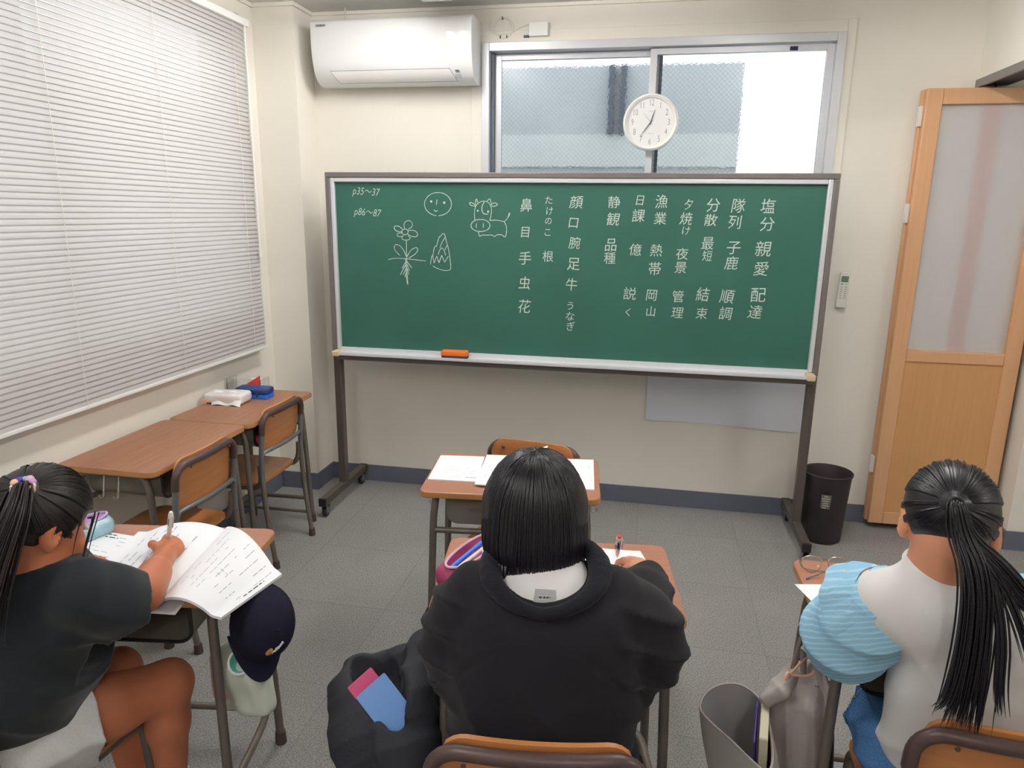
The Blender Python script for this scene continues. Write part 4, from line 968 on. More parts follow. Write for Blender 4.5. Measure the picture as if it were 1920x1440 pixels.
for s_, c, e in ((-1, c1-ax*.0265, Vector((.555, 1.768, .7025))), (1, c2+ax*.0265, Vector((.436, 1.772, .7025)))):
    h = c+Vector((s_*.005, -.004, .006)); MB().tube([c+Vector((0, 0, .006)), h], .0018, 6).build('hinge', 'gold', gs, world=True)
    tm = MB(); tm.tube(smooth([h, Vector((h.x-s_*.004, h.y-.012, .712)), h*.45+e*.55+Vector((0, 0, .003)), e], 2), .0011, 6); tm.tube([h*.25+e*.75, e-Vector((0, 0, .0)), e+Vector((s_*-.004, -.006, 0))], [.0016, .0022, .0024], 6); tm.build('temple', 'pipe', gs, world=True)
    MB().ball(c*.3+(c1+c2)/2*.7+Vector((0, -.005, -.006)), .0028, 8).build('nose_pad', 'pearl', gs, world=True)
# things on the wall desks
ts = thing('tissue_pack', 'soft pack of tissues with a loose white wrapper on the farther wall desk', 'tissue pack', (-1.957, 2.985, .70))
F = Field((-2.08, 2.89, .69), (-1.83, 3.08, .78), .004); Rt = np.array([(1, .06, 0), (-.06, 1, 0), (0, 0, 1.)])
F.rbox((-1.957, 2.985, .727), (.098, .056, .0255), .016, Rt); F.wrinkle(lambda Q: .004*wav(Q, 60, 77)); F.plane((0, 0, .7008), (0, 0, -1)); F.build('pack', 'tiss', ts)
fl = MB(); fl.grid(lambda u, v: (-2.02+.15*u+.015*v, 2.985-.062*v-.005*math.sin(u*9), .7545-.052*v**1.6+.003*math.sin(u*12+v*5)), 20, 10, th=.0008); fl.build('wrapper_flap', 'paper', ts, world=True)
MB().box(-2.057, -2.035, 2.925, 2.93, .702, .722).build('peach_print', 'peach', ts, world=True)
bc = thing('pencil_case', 'blue box pencil case with a dark blue padded lid on the farther wall desk', 'pencil case', (-1.885, 3.105, .70))
MB().prism(rounded(.168, .082, .014, 5), .7005, .722, Matrix.Translation((-1.885, 3.105, 0)) @ Matrix.Rotation(.06, 4, 'Z')).build('base', 'blue2', bc, bevel=.003, world=True)
MB().prism(rounded(.172, .086, .020, 6), .7225, .752, Matrix.Translation((-1.885, 3.105, 0)) @ Matrix.Rotation(.06, 4, 'Z')).build('lid', 'navyp', bc, bevel=.010, seg=4, world=True)
for x in (-1.92, -1.85): MB().box(x-.006, x+.006, 3.062+(x+1.885)*.06-.002, 3.066+(x+1.885)*.06, .712, .73).build('catch', 'navyp', bc, bevel=.001, world=True)
cb_ = thing('plastic_box', 'clear plastic box behind the blue pencil case on the farther wall desk', 'box', (-1.975, 3.20, .70))
bx = MB(); x0, x1, y0, y1, z0, z1 = -2.07, -1.885, 3.158, 3.245, .7005, .772; th_ = .002
bx.box(x0, x1, y0, y0+th_, z0, z1).box(x0, x1, y1-th_, y1, z0, z1).box(x0, x0+th_, y0+th_, y1-th_, z0, z1).box(x1-th_, x1, y0+th_, y1-th_, z0, z1).box(x0, x1, y0, y1, z0, z0+th_)
bx.build('shell', 'clearp', cb_, world=True)
o = MB().prism([(-.04, -.022), (.04, -.022), (.035, .03)], -.002, .002, Matrix.Translation((-1.955, 3.21, .752)) @ Matrix.Rotation(1.25, 4, 'X')).build('red_card', 'red'); tag(o, 'red card standing in the clear plastic box', 'card')
o = MB().box(-1.975, -1.915, 3.215, 3.235, .7035, .763).build('memo_pad', 'paper', bevel=.002); tag(o, 'small white pad standing behind the red card in the clear box', 'notepad')
# a pouch pushed into the tray of the farther wall desk
tp = thing('pouch', 'dark red zip pouch in the tray under the farther wall desk', 'pouch', (-1.75, 2.80, .565))
F = Field((-1.84, 2.74, .55), (-1.64, 2.9, .64), .005); F.rbox((-1.745, 2.815, .597), (.072, .05, .024), .018); F.wrinkle(lambda Q: .003*wav(Q, 50, 78)); F.build('body', 'maroon', tp)
MB().box(-1.80, -1.69, 2.775, 2.86, .6235, .636).build('flap', 'black', tp, bevel=.004, world=True)

# ------------------------------------------------------------ cap and tote bag hanging from the left desk
cp = thing('baseball_cap', 'dark navy baseball cap with a small gold flower emblem hanging from the left desk', 'cap', (-.90, 1.45, .42))
cf, cu = nrm3((.12, -.18, -.97)), nrm3((.80, -.58, .20)); cr_ = np.cross(cf, cu); cu = np.cross(cr_, cf); cc_ = np.array((-.905, 1.445, .602))
Rc = np.array([cf, cr_, cu])
F = Field(cc_-.13, cc_+.14, .0045)
F.ell(cc_, (.094, .078, .092), Rc); F.ell(cc_-cu*.004, (.088, .072, .086), Rc, .002, 's'); F.plane(cc_-cu*.012, -cu)
F.wrinkle(lambda Q: .002*wav(Q, 40, 15)); F.build('crown', 'navy', cp)
br_ = MB()
def brim(u, v):
    t = (u-.5)*PI*.86; r_ = 1+v*.80*math.cos(t)**.8
    p = cf*(.088*math.cos(t)*r_)+cr_*(.074*math.sin(t)*(1+.04*v))
    return Vector(cc_+p-cu*(.012+.020*(math.sin(t))**2*v+.004*v))
br_.grid(brim, 26, 8, th=.0028); br_.build('brim', 'navy', cp, world=True, sharp=60)
MB().ball(cc_+cu*.092, (.006, .006, .004), 10).build('button', 'navy', cp, world=True)
def onc(a, b, lift=.0015):   # a across, b up from the brim, on the crown's front
    v = nrm3(cf*math.cos(b)*math.cos(a)+cr_*math.sin(a)*math.cos(b)+cu*math.sin(b)); q = np.array((v@cf/.094, v@cr_/.078, v@cu/.092)); return cc_+v*(1/np.linalg.norm(q)+lift)
em = MB()
for k in range(12):
    t = 2*PI*k/12; em.tube([onc(.30+.03*math.cos(t), .92+.03*math.sin(t)), onc(.30+.13*math.cos(t), .92+.13*math.sin(t))], [.0028, .0016], 5)
em.build('flower_emblem', 'edge', cp, world=True)
sc_ = MB(); sc_.tube(smooth([onc(.16-.045*k, .90+(.07 if k % 2 else -.05)+.02*k) for k in range(13)], 2), .0016, 5); sc_.tube(smooth([onc(.08-.05*k, 1.02+(.04 if k % 2 else -.03)+.012*k) for k in range(8)], 2), .0013, 5)
sc_.build('script_emblem', 'white', cp, world=True)
MB().tube(smooth([(-.985, 1.475, .598), (-.975, 1.468, .622), cc_-cf*.082+cu*.0], 2), .003, 6).build('back_strap', 'navy', cp, world=True)
tb = thing('tote_bag', 'small cream cloth bag with mint straps hanging from the left desk behind the cap', 'bag', (-.985, 1.47, .31))
F = Field((-1.16, 1.38, .28), (-.84, 1.57, .63), .005)
F.chain([(-.975, 1.478, .535), (-.985, 1.475, .46)], [.022, .055], .03); F.rbox((-.985, 1.47, .40), (.080, .032, .085), .025, np.array([(.96, -.24, .12), (.24, .97, 0), (-.12, .03, .99)]), .05)
F.ell((-.962, 1.425, .50), (.026, .035, .026), None, .006, 's'); F.wrinkle(lambda Q: .004*wav(Q, 34, 88)+.003*np.sin(Q[0]*70+Q[2]*30)); F.build('body', 'cream', tb)
MB().tube(smooth([(-.992, 1.48, .585), (-.986, 1.462, .56), (-.975, 1.445, .52), (-.935, 1.43, .48)], 2), .011, 8, flat=.3).build('strap', 'mint', tb, world=True)
MB().tube(smooth([(-.990, 1.492, .584), (-1.005, 1.47, .55), (-1.00, 1.455, .51)], 2), .010, 8, flat=.3).build('strap', 'mint', tb, world=True)
rg = np.array((-.958, 1.418, .497)); n_ = nrm3((.25, -.80, .45)); e1 = nrm3(np.cross(n_, (0, 0, 1))); e2 = np.cross(n_, e1)
MB().tube([rg+e1*.0265*math.cos(t)+e2*.029*math.sin(t) for t in np.linspace(0, 2*PI, 31)], .0032, 6, cap=False).build('cuff_edge', 'white', tb, world=True)
cu_ = MB(); cu_.grid(lambda u, v: Vector(rg+(e1*math.cos(2*PI*u)*.0255+e2*math.sin(2*PI*u)*.028)*(1-.55*v)-n_*.03*v), 30, 5); cu_.build('cuff_lining', 'mint', tb, world=True)
pk = MB(); pk.grid(lambda u, v: (-1.062+.055*u, 1.447+.012*u-.014*math.sin(PI*u)-.002, .36+.12*v), 8, 6, th=.002); pk.build('pink_patch', 'pinkp', tb, world=True)

# ------------------------------------------------------------ black backpack beside the middle desk
bp_ = thing('backpack', 'black backpack standing open on the floor at the left of the middle desk', 'backpack', (-.60, 1.50, 0))
F = Field((-.90, 1.22, -.01), (-.36, 1.82, .66), .006)
wv = np.array((.56, -.83, 0)); pv = np.array((.83, .56, 0)); Rb = np.array([wv, pv, (0, 0, 1.)])
wv = np.array((.70, -.71, 0)); pv = np.array((.71, .70, 0)); Rb = np.array([wv, pv, (0, 0, 1.)])
F.rbox((-.575, 1.495, .195), (.145, .090, .195), .08, Rb, .01); F.chain([(-.60, 1.44, .14), (-.655, 1.465, .30), (-.705, 1.52, .375)], [.105, .072, .052], .05)
F.chain([(-.705, 1.52, .375), (-.715, 1.60, .38), (-.65, 1.635, .385), (-.56, 1.64, .41)], [.05, .036, .034, .05], .03)
F.chain([(-.535, 1.55, .30), (-.520, 1.60, .46)], [.060, .050], .05); F.chain([(-.530, 1.44, .28), (-.525, 1.47, .43), (-.520, 1.60, .46)], [.06, .045, .048], .05)
F.ell((-.628, 1.508, .455), (.150, .050, .20), Rb, .012, 's'); F.ell((-.640, 1.545, .47), (.085, .062, .14), Rb, .02, 's')
F.plane((0, 0, .002), (0, 0, -1))
F.wrinkle(lambda Q: .003*wav(Q, 24, 91)-.008*ridge(Q, (.5, -.3, .6), 36, 93, 2.2, 10)-.004*ridge(Q, (-.5, .5, .7), 60, 94, 2, 14)); F.build('body', 'nylon', bp_)
MB().tube(smooth([(-.530, 1.60, .52), (-.535, 1.635, .57), (-.50, 1.65, .59), (-.49, 1.62, .53)], 2), .011, 8, flat=.35).build('top_handle', 'nylon', bp_, world=True)
MB().tube(smooth([(-.48, 1.48, .46), (-.462, 1.44, .36), (-.475, 1.43, .22), (-.50, 1.45, .1)], 2), .022, 10, flat=.3).build('shoulder_strap', 'nylonk', bp_, world=True)
MB().tube([(-.643, 1.355, .13), (-.643, 1.343, .13)], [.016, .012], 10).build('zip_pull', 'black', bp_, world=True)
def board(name, label, m_, c, w_, h_, th_, xf_):
    o = MB().prism(rounded(w_, h_, .004, 2), -th_/2, th_/2, xf_).build(name, m_, bevel=.001); return tag(o, label, 'folder')
def fx(p, tilt_, turn): return Matrix.Translation(p) @ Matrix.Rotation(turn, 4, 'Z') @ Matrix.Rotation(PI/2+tilt_, 4, 'X')
ea, eb = np.array((.915, .403, 0)), np.array((-.227, .515, .827)); eS, eL = -.82*ea-.57*eb, .57*ea-.82*eb; eN = np.cross(eS, eL)
def placed(P0, a, b): c = np.array(P0)+eS*a/2+eL*b/2; return Matrix(((eS[0], eL[0], eN[0], c[0]), (eS[1], eL[1], eN[1], c[1]), (eS[2], eL[2], eN[2], c[2]), (0, 0, 0, 1)))
board('folder', 'pink folder standing in the open black backpack', 'pink', 0, .075, .19, .004, placed((-.652, 1.520, .458), .075, .19))
board('folder', 'sky blue folder standing in front of the pink one in the black backpack', 'blue', 0, .088, .245, .008, placed((-.604, 1.490, .470), .088, .245))

# ------------------------------------------------------------ grey bag hanging from the right desk
gb = thing('school_bag', 'grey cloth bag with an open front pocket hanging from the right desk', 'bag', (.37, 1.62, .05))
F = Field((.22, 1.46, .03), (.58, 1.86, .62), .0055)
gw, gn = np.array((.93, -.36, 0)), np.array((-.36, -.93, 0)); Rg = np.array([gw, gn, (0, 0, 1.)])
F.rbox((.428, 1.672, .245), (.068, .052, .195), .022, Rg); F.rbox((.438, 1.690, .415), (.056, .040, .055), .016, Rg, .03)
F.chain([(.440, 1.70, .45), (.446, 1.70, .50)], [.036, .016], .03)
F.plane((0, 0, .06), (0, 0, -1))
F.wrinkle(lambda Q: .002*wav(Q, 30, 71)-.013*ridge((Q[0]*.93-Q[1]*.36, Q[1], Q[2]), (1, 0, .12), 52, 73, 1.2, 7, 1.5)+.006); F.build('body', 'greyb', gb)
F = Field((.25, 1.52, .33), (.54, 1.86, .56), .005); F.rbox((.392, 1.690, .450), (.085, .016, .036), .012, np.array([(.50, .866, 0), (-.60, .346, .72), (.62, -.36, .69)])); F.wrinkle(lambda Q: -.006*ridge(Q, (.5, .3, .8), 60, 75, 1.5, 12)); F.build('top_flap', 'greyb', gb)
rim_ = [Vector(p) for p in ((.181, 1.618, .400), (.195, 1.654, .41), (.228, 1.689, .415), (.270, 1.707, .415), (.305, 1.701, .41), (.333, 1.677, .40), (.345, 1.630, .395), (.345, 1.55, .385), (.335, 1.475, .38), (.316, 1.449, .38), (.284, 1.478, .385), (.247, 1.523, .39), (.214, 1.564, .39), (.191, 1.595, .392))]
def loop(t):
    n = len(rim_); x = (t % 1)*n; i = int(x); f_ = x-i
    p0, p1, p2, p3 = (rim_[(i+k-1) % n] for k in range(4))
    return .5*((2*p1)+(p2-p0)*f_+(2*p0-5*p1+4*p2-p3)*f_*f_+(3*p1-p0-3*p2+p3)*f_**3)
def flap(u, v):
    r_ = loop(u); a_2 = math.atan2(r_.y-1.58, r_.x-.27); q = Vector((.335+.045*math.cos(a_2), 1.585+.085*math.sin(a_2), .07))
    w_ = (1-v); p = r_*(1-w_)+q*w_; k_ = .020*math.sin(PI*w_)+.004*math.sin(u*34+v*3)*math.sin(PI*w_)
    p.x += k_*math.cos(a_2); p.y += k_*math.sin(a_2); return p
pk = MB(); pk.grid(flap, 56, 16, th=.003); pk.build('pocket', 'greyl', gb, world=True)
eg = MB(); eg.tube([loop(u) for u in np.linspace(0, 1, 57)], .0036, 6, cap=False); eg.build('pocket_edge', 'greyb', gb, world=True)
MB().tube(smooth([(.478, 1.675, .47), (.486, 1.645, .38), (.494, 1.630, .26), (.500, 1.63, .10)], 3), .034, 10, flat=.4).build('black_panel', 'nylonk', gb, world=True)
for o_, dx in ((0, 0), (1, .02)):
    MB().tube(smooth([(.405+dx, 1.68-.02*o_, .50), (.416+dx*.4, 1.69, .565), (.424, 1.695-.05*o_, .587), (.440+dx*.2, 1.69-.03*o_, .56), (.468, 1.665, .50), (.492, 1.635, .42)], 3), .015, 8, flat=.25).build('strap', 'greyb', gb, world=True)
co = MB(); co.tube(smooth([(.392, 1.65, .500), (.415, 1.66, .530), (.445, 1.69, .538), (.462, 1.68, .52), (.44, 1.65, .50), (.392, 1.65, .500)], 3), .0032, 6); co.tube(smooth([(.392, 1.65, .500), (.378, 1.635, .492), (.384, 1.645, .508), (.392, 1.65, .500)], 2), .005, 6); co.build('pull_cord', 'peach', gb, world=True)
def stand(c, w_, h_, th_, ang): return MB().prism(rounded(w_, h_, .004, 2), -th_/2, th_/2, Matrix.Translation(c) @ Matrix.Rotation(ang, 4, 'Z') @ Matrix.Rotation(PI/2, 4, 'X') @ Matrix.Rotation(-.05, 4, 'X'))
o = stand((.338, 1.590, .290), .16, .25, .020, D2R(80)).build('book', 'bookc', bevel=.002); tag(o, 'cream paged book standing upright in the open pocket of the grey bag', 'book')
o = stand((.318, 1.588, .280), .16, .25, .004, D2R(80)).build('folder', 'purple', bevel=.001); tag(o, 'purple folder standing in the open pocket of the grey bag', 'folder')
o = MB().box(-.022, .022, -.03, .03, -.06, .06, xf=Matrix.Translation((.285, 1.545, .255)) @ Matrix.Rotation(.4, 4, 'Z')).build('small_case', 'bookc', bevel=.012, seg=4); tag(o, 'small rounded cream case deep in the pocket of the grey bag', 'case')
# ------------------------------------------------------------ people
def nrm(v): v = np.array(v, float); return v/np.linalg.norm(v)
def frame(f, up=(0, 0, 1)):
    f = nrm(f); r = nrm(np.cross(f, up)); return r, f, np.cross(r, f)
def head_prims(F, c, f, neck, kneck=.048):
    r, f, u = frame(f); R = np.array([r, f, u]); c = np.array(c, float)
    F.ell(c+u*.012-f*.012, (.069, .084, .082), R, .01)
    F.ell(c+f*.018-u*.036, (.055, .066, .070), R, .03)
    F.ell(c+f*.034-u*.078, (.034, .04, .028), R, .03)
    F.cone(c+f*.078-u*.016, c+f*.094-u*.043, .006, .0095, .012)
    for s in (-1, 1):
        F.ell(c+f*.083+r*s*.028-u*.006, (.014, .012, .008), R, .012, 's')
        F.ell(c+f*.066+r*s*.034-u*.045, (.022, .018, .02), R, .02)
        o = nrm(r*s-f*.45); Re = np.array([o, nrm(np.cross(u, o)), u])
        F.ell(c+r*s*.074-f*.012-u*.022, (.010, .020, .031), Re, .006)
        F.ell(c+r*s*.083-f*.004-u*.018, (.006, .011, .018), Re, .004, 's')
        F.ell(c+r*s*.070-f*.004-u*.048, (.008, .009, .010), R, .006)
    F.ell(c+f*.084-u*.064, (.020, .007, .0045), R, .006); F.ell(c+f*.082-u*.073, (.017, .008, .005), R, .006)
    F.cone(c-f*.022-u*.06, neck, kneck-.002, kneck+.004, .03)
    return r, f, u
def eyes(c, f, par):
    r, f, u = frame(f); c = np.array(c, float); X = Matrix((r, f, u)).transposed()
    for s in (-1, 1):
        b = MB(); b.ball(c+f*.0745+r*s*.029-u*.006, (.012, .007, .0065), 12, 0, X); b.ball(c+f*.0795+r*s*.029-u*.006, (.0052, .003, .0052), 10, 1, X)
        b.build('eye', ['white', 'black'], par, world=True)
        b = MB(); b.tube([c+f*.082+r*s*.016+u*.010, c+f*.082+r*s*.03+u*.015, c+f*.074+r*s*.044+u*.011], [.0022, .003, .0015], 6); b.build('eyebrow', 'hair', par, world=True)
def hand_prims(F, w, d, n, side, curls, S=.86, spread=.16, thumb=.5):
    """w wrist, d towards the fingers, n back of the hand; curls = bend per finger (index..little) in radians per joint"""
    w = np.array(w, float); d = nrm(d); n = nrm(np.array(n, float)-d*np.dot(n, d)); t = np.cross(n, d)*side
    R = np.array([t, d, n])
    F.ell(w+d*.044*S, (.036*S, .050*S, .0165*S), R, .006)
    F.cone(w, w+d*.03*S, .020*S, .024*S, .012)
    L = (.070, .078, .072, .056)
    for i in range(4):
        b = w+d*(.080-.004*abs(i-1)-(.008 if i == 3 else 0))*S+t*(.027-.018*i)*S
        dr = nrm(d+t*spread*(1.2-i*.8)*.5); a = curls[i]; r0 = (.0088-.0006*i)*S; p = b-d*.012*S
        F.cone(p, b, r0*1.05, r0*1.03, .006); p = b
        for j, fr in enumerate((.42, .32, .26)):
            ang = a*(1, .95, .6)[j]
            ax = np.cross(dr, n); ax = ax/np.linalg.norm(ax)   # bend towards the palm
            nn = np.cross(ax, dr)
            dr = nrm(dr*math.cos(ang)-nn*math.sin(ang)); q = p+dr*L[i]*fr*S
            F.cone(p, q, r0*(1-.08*j), r0*(.93-.08*j), .003); p = q
            n_ = nn
    b = w+d*.022*S+t*.028*S-n*.006*S
    p1 = b+nrm(d*.75+t*.62-n*thumb)*.036*S; p2 = p1+nrm(d*.95+t*.05-n*(thumb+.15))*.030*S; p3 = p2+nrm(d-t*.3-n*(thumb+.1))*.022*S
    F.chain([w+d*.012*S+t*.012*S, b, p1, p2, p3], [.016*S, .0145*S, .0108*S, .0095*S, .0078*S], .008)
    return p3
def shoe(par, p, d, sock=True):
    d = nrm(np.array([d[0], d[1], 0.])); p = np.array(p, float); r = np.cross(d, (0, 0, 1)); R = np.array([r, d, (0, 0, 1.)])
    F = Field(p+(-.14, -.14, -.02), p+(.14, .16, .14), .006)
    c = np.array([p[0], p[1], .0])
    F.ell(c+d*.045+(0, 0, .034), (.038, .115, .034), R, .01); F.ell(c-d*.03+(0, 0, .05), (.034, .05, .05), R, .03); F.rbox(c+d*.04+(0, 0, .012), (.037, .112, .012), .01, R, .006)
    F.plane((0, 0, .002), (0, 0, -1)); F.build('shoe', 'shoe', par)
    MB().tube([c-d*.02+(0, 0, .07), c-d*.02+(0, 0, .13)], [.034, .033], 14).build('sock', 'wtee', par, world=True)
def slerp(a, b, t):
    a, b = nrm(a), nrm(b); w = math.acos(max(-1, min(1, float(a@b))))
    return a if w < 1e-4 else (a*math.sin((1-t)*w)+b*math.sin(t*w))/math.sin(w)
rh = random.Random(11)

def hair_pony(name_m, par, c, f, tie_dir, tails, n=230, rad=(.080, .096, .094), lift=.0):
    """hair combed back into a tail: a cap plus strands running from the hairline to the tie, then the tail's strands"""
    r, f, u = frame(f); R = np.array([r, f, u]); c = np.array(c, float)+u*.010-f*.010
    rad = np.array(rad); td = nrm(tie_dir)                      # local (r,f,u)
    tie = c+R.T@(td*rad*1.04)
    F = Field(c-.16, c+.16, .005)
    F.ell(c, rad*.985, R, 0)
    # face, ears and nape stay free
    F.ell(c+f*.075-u*.062, (.070, .060, .078), R, .03, 's')
    F.ell(c-f*.03-u*.128, (.10, .10, .062), R, .03, 's')
    for s in (-1, 1): F.ell(c+r*s*.088+f*.008-u*.052, (.026, .030, .042), R, .02, 's')
    F.cone(tie-R.T@(td*.02), tie-R.T@(td*.008), .018, .010, .03)
    E_ = MB(); k = 0
    while k < n:
        a = rh.uniform(0, 2*PI); s0 = np.array([math.sin(a), math.cos(a), 0])
        lo = -.10 if math.cos(a) > .5 else -.42 if abs(math.sin(a)) > .8 else -.55
        st = nrm(np.array([s0[0], s0[1]*1.0, rh.uniform(lo, lo+.12)+(.34 if math.cos(a) > .55 else 0)]))
        if math.cos(a) < -.3 and rh.random() < .35: k += 1; continue
        if float(st@td) > .95: k += 1; continue
        pts = []; w0 = rh.uniform(.0010, .0022); ph = rh.uniform(0, 6)
        for i in range(11):
            t = i/10; q = slerp(st, td, t)
            h = 1.0+.008*math.sin(t*PI)+.008*math.sin(ph)*math.sin(t*PI)
            pts.append(c+R.T@(q*rad*h))
        E_.tube(pts, [w0*(.35+.65*math.sin(min(1, i/10*1.5+.12)*PI/2)) for i in range(11)], 5, flat=.5); k += 1
    for j in range(26):                                           # loose flyaway hairs on the crown
        a = rh.uniform(-1.3, 1.3); st = nrm([math.sin(a), math.cos(a)*.6, .75]); pts = [c+R.T@(slerp(st, td, t*.6)*rad*(1.01+.035*math.sin(t*PI)*rh.random())) for t in np.linspace(0, 1, 7)]
        E_.tube(pts, .0006, 3)
    for path, w0, cnt, r0, r1 in tails:                           # path from the tie, spread at the end, strand count
        P = [tie-R.T@(td*.006), tie+R.T@(td*.014)]+[np.array(p, float) for p in path]
        for j in range(cnt):
            dx = np.array([rh.gauss(0, 1), rh.gauss(0, .55), rh.gauss(0, .6)]); end = rh.uniform(.86, 1.0)
            Q = smooth([p+dx*w0*(.42+.58*min(1, i/2.5))*(.55+.45*i/(len(P)-1)) for i, p in enumerate(P)], 3)
            Q = Q[:max(4, int(len(Q)*end))]
            m = len(Q); E_.tube(Q[::2]+[Q[-1]], [(r0+(r1-r0)*(i*2/m))*(1 if i*2 < m*.72 else max(.12, 1-(i*2-m*.72)/(m*.30))) for i in range(len(Q[::2])+1)], 5, flat=.6)
    return F.build('hair', name_m, par, extra=E_), tie, R

# ================= the child in the middle: black hoodie, straight bob
def child_middle():
    O = np.array([-.168, 1.205]); a = D2R(7.1); f2 = np.array([-math.sin(a), math.cos(a)]); r2 = np.array([math.cos(a), math.sin(a)])
    def W_(x, y, z): q = O+r2*x+f2*y; return np.array([q[0], q[1], z])
    RR = np.array([[r2[0], r2[1], 0], [f2[0], f2[1], 0], [0, 0, 1.]])
    P = thing('person', 'person in a black hoodie with a straight black bob at the middle desk', 'person', (O[0], O[1], 0), a)
    hc = W_(-.019, .070, 1.046); hf = nrm(np.append(f2*.84, -.55)); nb = W_(-.004, .035, .945)
    sh = {-1: W_(-.125, .02, .885), 1: W_(.135, .025, .885)}
    el = {-1: W_(-.158, .075, .770), 1: W_(.202, .085, .782)}
    wr = {-1: W_(-.10, .315, .738), 1: W_(.235, .345, .778)}
    hd = {-1: nrm(W_(.04, .42, .72)-wr[-1]), 1: nrm(W_(.1995, .4436, .768)-wr[1])}
    F = Field((-.50, .93, -.01), (.18, 1.80, 1.20), .009, [((-.29, 1.1, .93), (-.10, 1.38, 1.18), .0048), ((-.09, 1.50, .69), (.09, 1.75, .80), .003)])
    F.ell(W_(0, -.03, .52), (.125, .095, .12), RR, .03); F.ell(W_(0, -.01, .70), (.115, .085, .17), RR, .05); F.ell(W_(0, .01, .85), (.12, .075, .09), RR, .05)
    head_prims(F, hc, hf, nb); F.cone(nb, W_(0, .015, .90), .052, .07, .03)
    for s in (-1, 1):
        F.chain([W_(0, .01, .88), sh[s], el[s], wr[s]], [.05, .043, .036, .022], .02)
        hip, kn, an = W_(s*.085, .0, .46), W_(s*.10, .31, .47), W_(s*.095, .30, .07)
        F.chain([hip, kn, an, an+np.append(f2*.09, -.045)], [.075, .052, .032, .026], .02)
    hand_prims(F, wr[1], hd[1], (.25, -.15, 1), 1, (.55, .62, .72, .8))
    hand_prims(F, wr[-1], hd[-1], (-.1, -.05, 1), -1, (.25, .25, .28, .3))
    bo = F.build('body', 'skin', P); eyes(hc, hf, P)
    # white T-shirt showing at the neck
    T = Field((-.36, 1.02, .74), (.05, 1.36, 1.0), .006)
    T.ell(W_(0.004, .004, .855), (.145, .104, .108), RR, .01); T.cone(W_(0, .012, .90), W_(-.003, .033, .958), .082, .060, .05)
    T.ell(W_(-.006, .055, 1.012), (.060, .062, .062), RR, .004, 's')
    T.plane(W_(0, 0, .78), (0, 0, -1)); to = T.build('t_shirt', 'wtee', P)
    from mathutils.bvhtree import BVHTree
    bv = BVHTree.FromPolygons([v.co for v in to.data.vertices], [tuple(p.vertices) for p in to.data.polygons])
    def ontee(u, v, l=.0012):
        q = Vector(np.array((-.150, 1.118, .953))+np.append(r2, 0)*(.022*(2*u-1))+np.array((0, .004, .0145))*(2*v-1)); h_, n_, _, _ = bv.find_nearest(q); return h_+n_*l
    tg = MB(); tg.grid(lambda u, v: ontee(u, v), 10, 6); tg.build('size_label', 'gkey', to, world=True)
    tg = MB()
    for k in range(9): tg.tube([ontee(k/8, v, .0016) for v in (0, .5, 1)], .00035, 4)
    for k in range(7): tg.tube([ontee(u, k/6, .0016) for u in (0, .5, 1)], .00035, 4)
    tg.build('label_grid', 'ink', to, world=True)
    tg = MB()
    for u0, u1 in ((.22, .36), (.42, .52), (.56, .66), (.70, .74)): tg.grid(lambda u, v: ontee(u0+(u1-u0)*u, .36+.10*v, .002), 3, 2)
    tg.build('label_print', 'dink', to, world=True)
    cl = MB(); cl.tube([W_(-.006+.056*math.cos(t), .050+.052*math.sin(t), .962+.016*math.sin(t)) for t in np.linspace(0, 2*PI, 41)], .0062, 8, cap=False); cl.build('t_shirt_collar', 'wtee', P, world=True)
    # hoodie
    G = Field((-.56, .92, .40), (.26, 1.68, 1.06), .0055)
    G.ell(W_(0.005, -.02, .56), (.182, .138, .22), RR, .02); G.ell(W_(.006, -.015, .74), (.185, .132, .19), RR, .06); G.ell(W_(.006, .0, .86), (.172, .122, .10), RR, .05)
    for s in (-1, 1):
        mid = (sh[s]+el[s])/2+np.append(r2*s*.010, -.004)
        G.chain([W_(s*.03, .01, .895), sh[s]+(0, 0, -.008), mid, el[s]+np.append(-f2*.035, -.012), (el[s]+wr[s])/2, wr[s]-hd[s]*.028], [.058, .058, .065, .070, .056, .038], .035)
        G.cone(el[s]+np.append(-f2*.055, .03), el[s]+np.append(-f2*.03-r2*s*.016, -.075), .055, .046, .05)
    G.ell(W_(.004, -.014, .985), (.092, .100, .066), RR, .008, 's')
    G.plane(W_(0, 0, .43), (0, 0, -1), .01)
    def wr_(Q):
        x = (Q[0]-O[0])*r2[0]+(Q[1]-O[1])*r2[1]; z = Q[2]; y = (Q[0]-O[0])*f2[0]+(Q[1]-O[1])*f2[1]
        d = .0035*wav(Q, 24, 5)+.002*wav(Q, 60, 8)
        ar = np.clip((np.abs(x)-.13)/.05, 0, 1)                       # sleeves
        d = d-.011*ridge(Q, (.35, .3, .9), 48, 12, 2.2, 14)*ar
        d = d-.009*ridge(Q, (.75*1.0, .1, .6), 26, 17, 1.6, 8)*(1-ar)*np.clip((.90-z)/.18, 0, 1)-.006*ridge(Q, (-.8, .1, .6), 30, 19, 1.6, 8)*(1-ar)*np.clip((.84-z)/.16, 0, 1)
        d = d+.006*np.exp(-((z-.62-.015*np.cos(x*6))/.006)**2)*(y < 0)     # seam above the hem
        d = d+.004*np.exp(-((z-(.905-.55*np.abs(x)**1.35*3))/.006)**2)*(y < .02)*(np.abs(x) > .08)
        return d
    G.wrinkle(wr_); G.build('hoodie', 'hood', P, relax=1)
    # ribbed neck band / flattened hood edge lying open around the neck
    H = Field((-.40, 1.0, .86), (.07, 1.42, 1.08), .0055)
    ring = []
    for t in np.linspace(0, 2*PI, 33):
        x, y = .100*math.cos(t), .104*math.sin(t)
        ring.append(W_(.004+x*1.02, -.010+y, .952+.22*y+.010*abs(math.cos(t))))
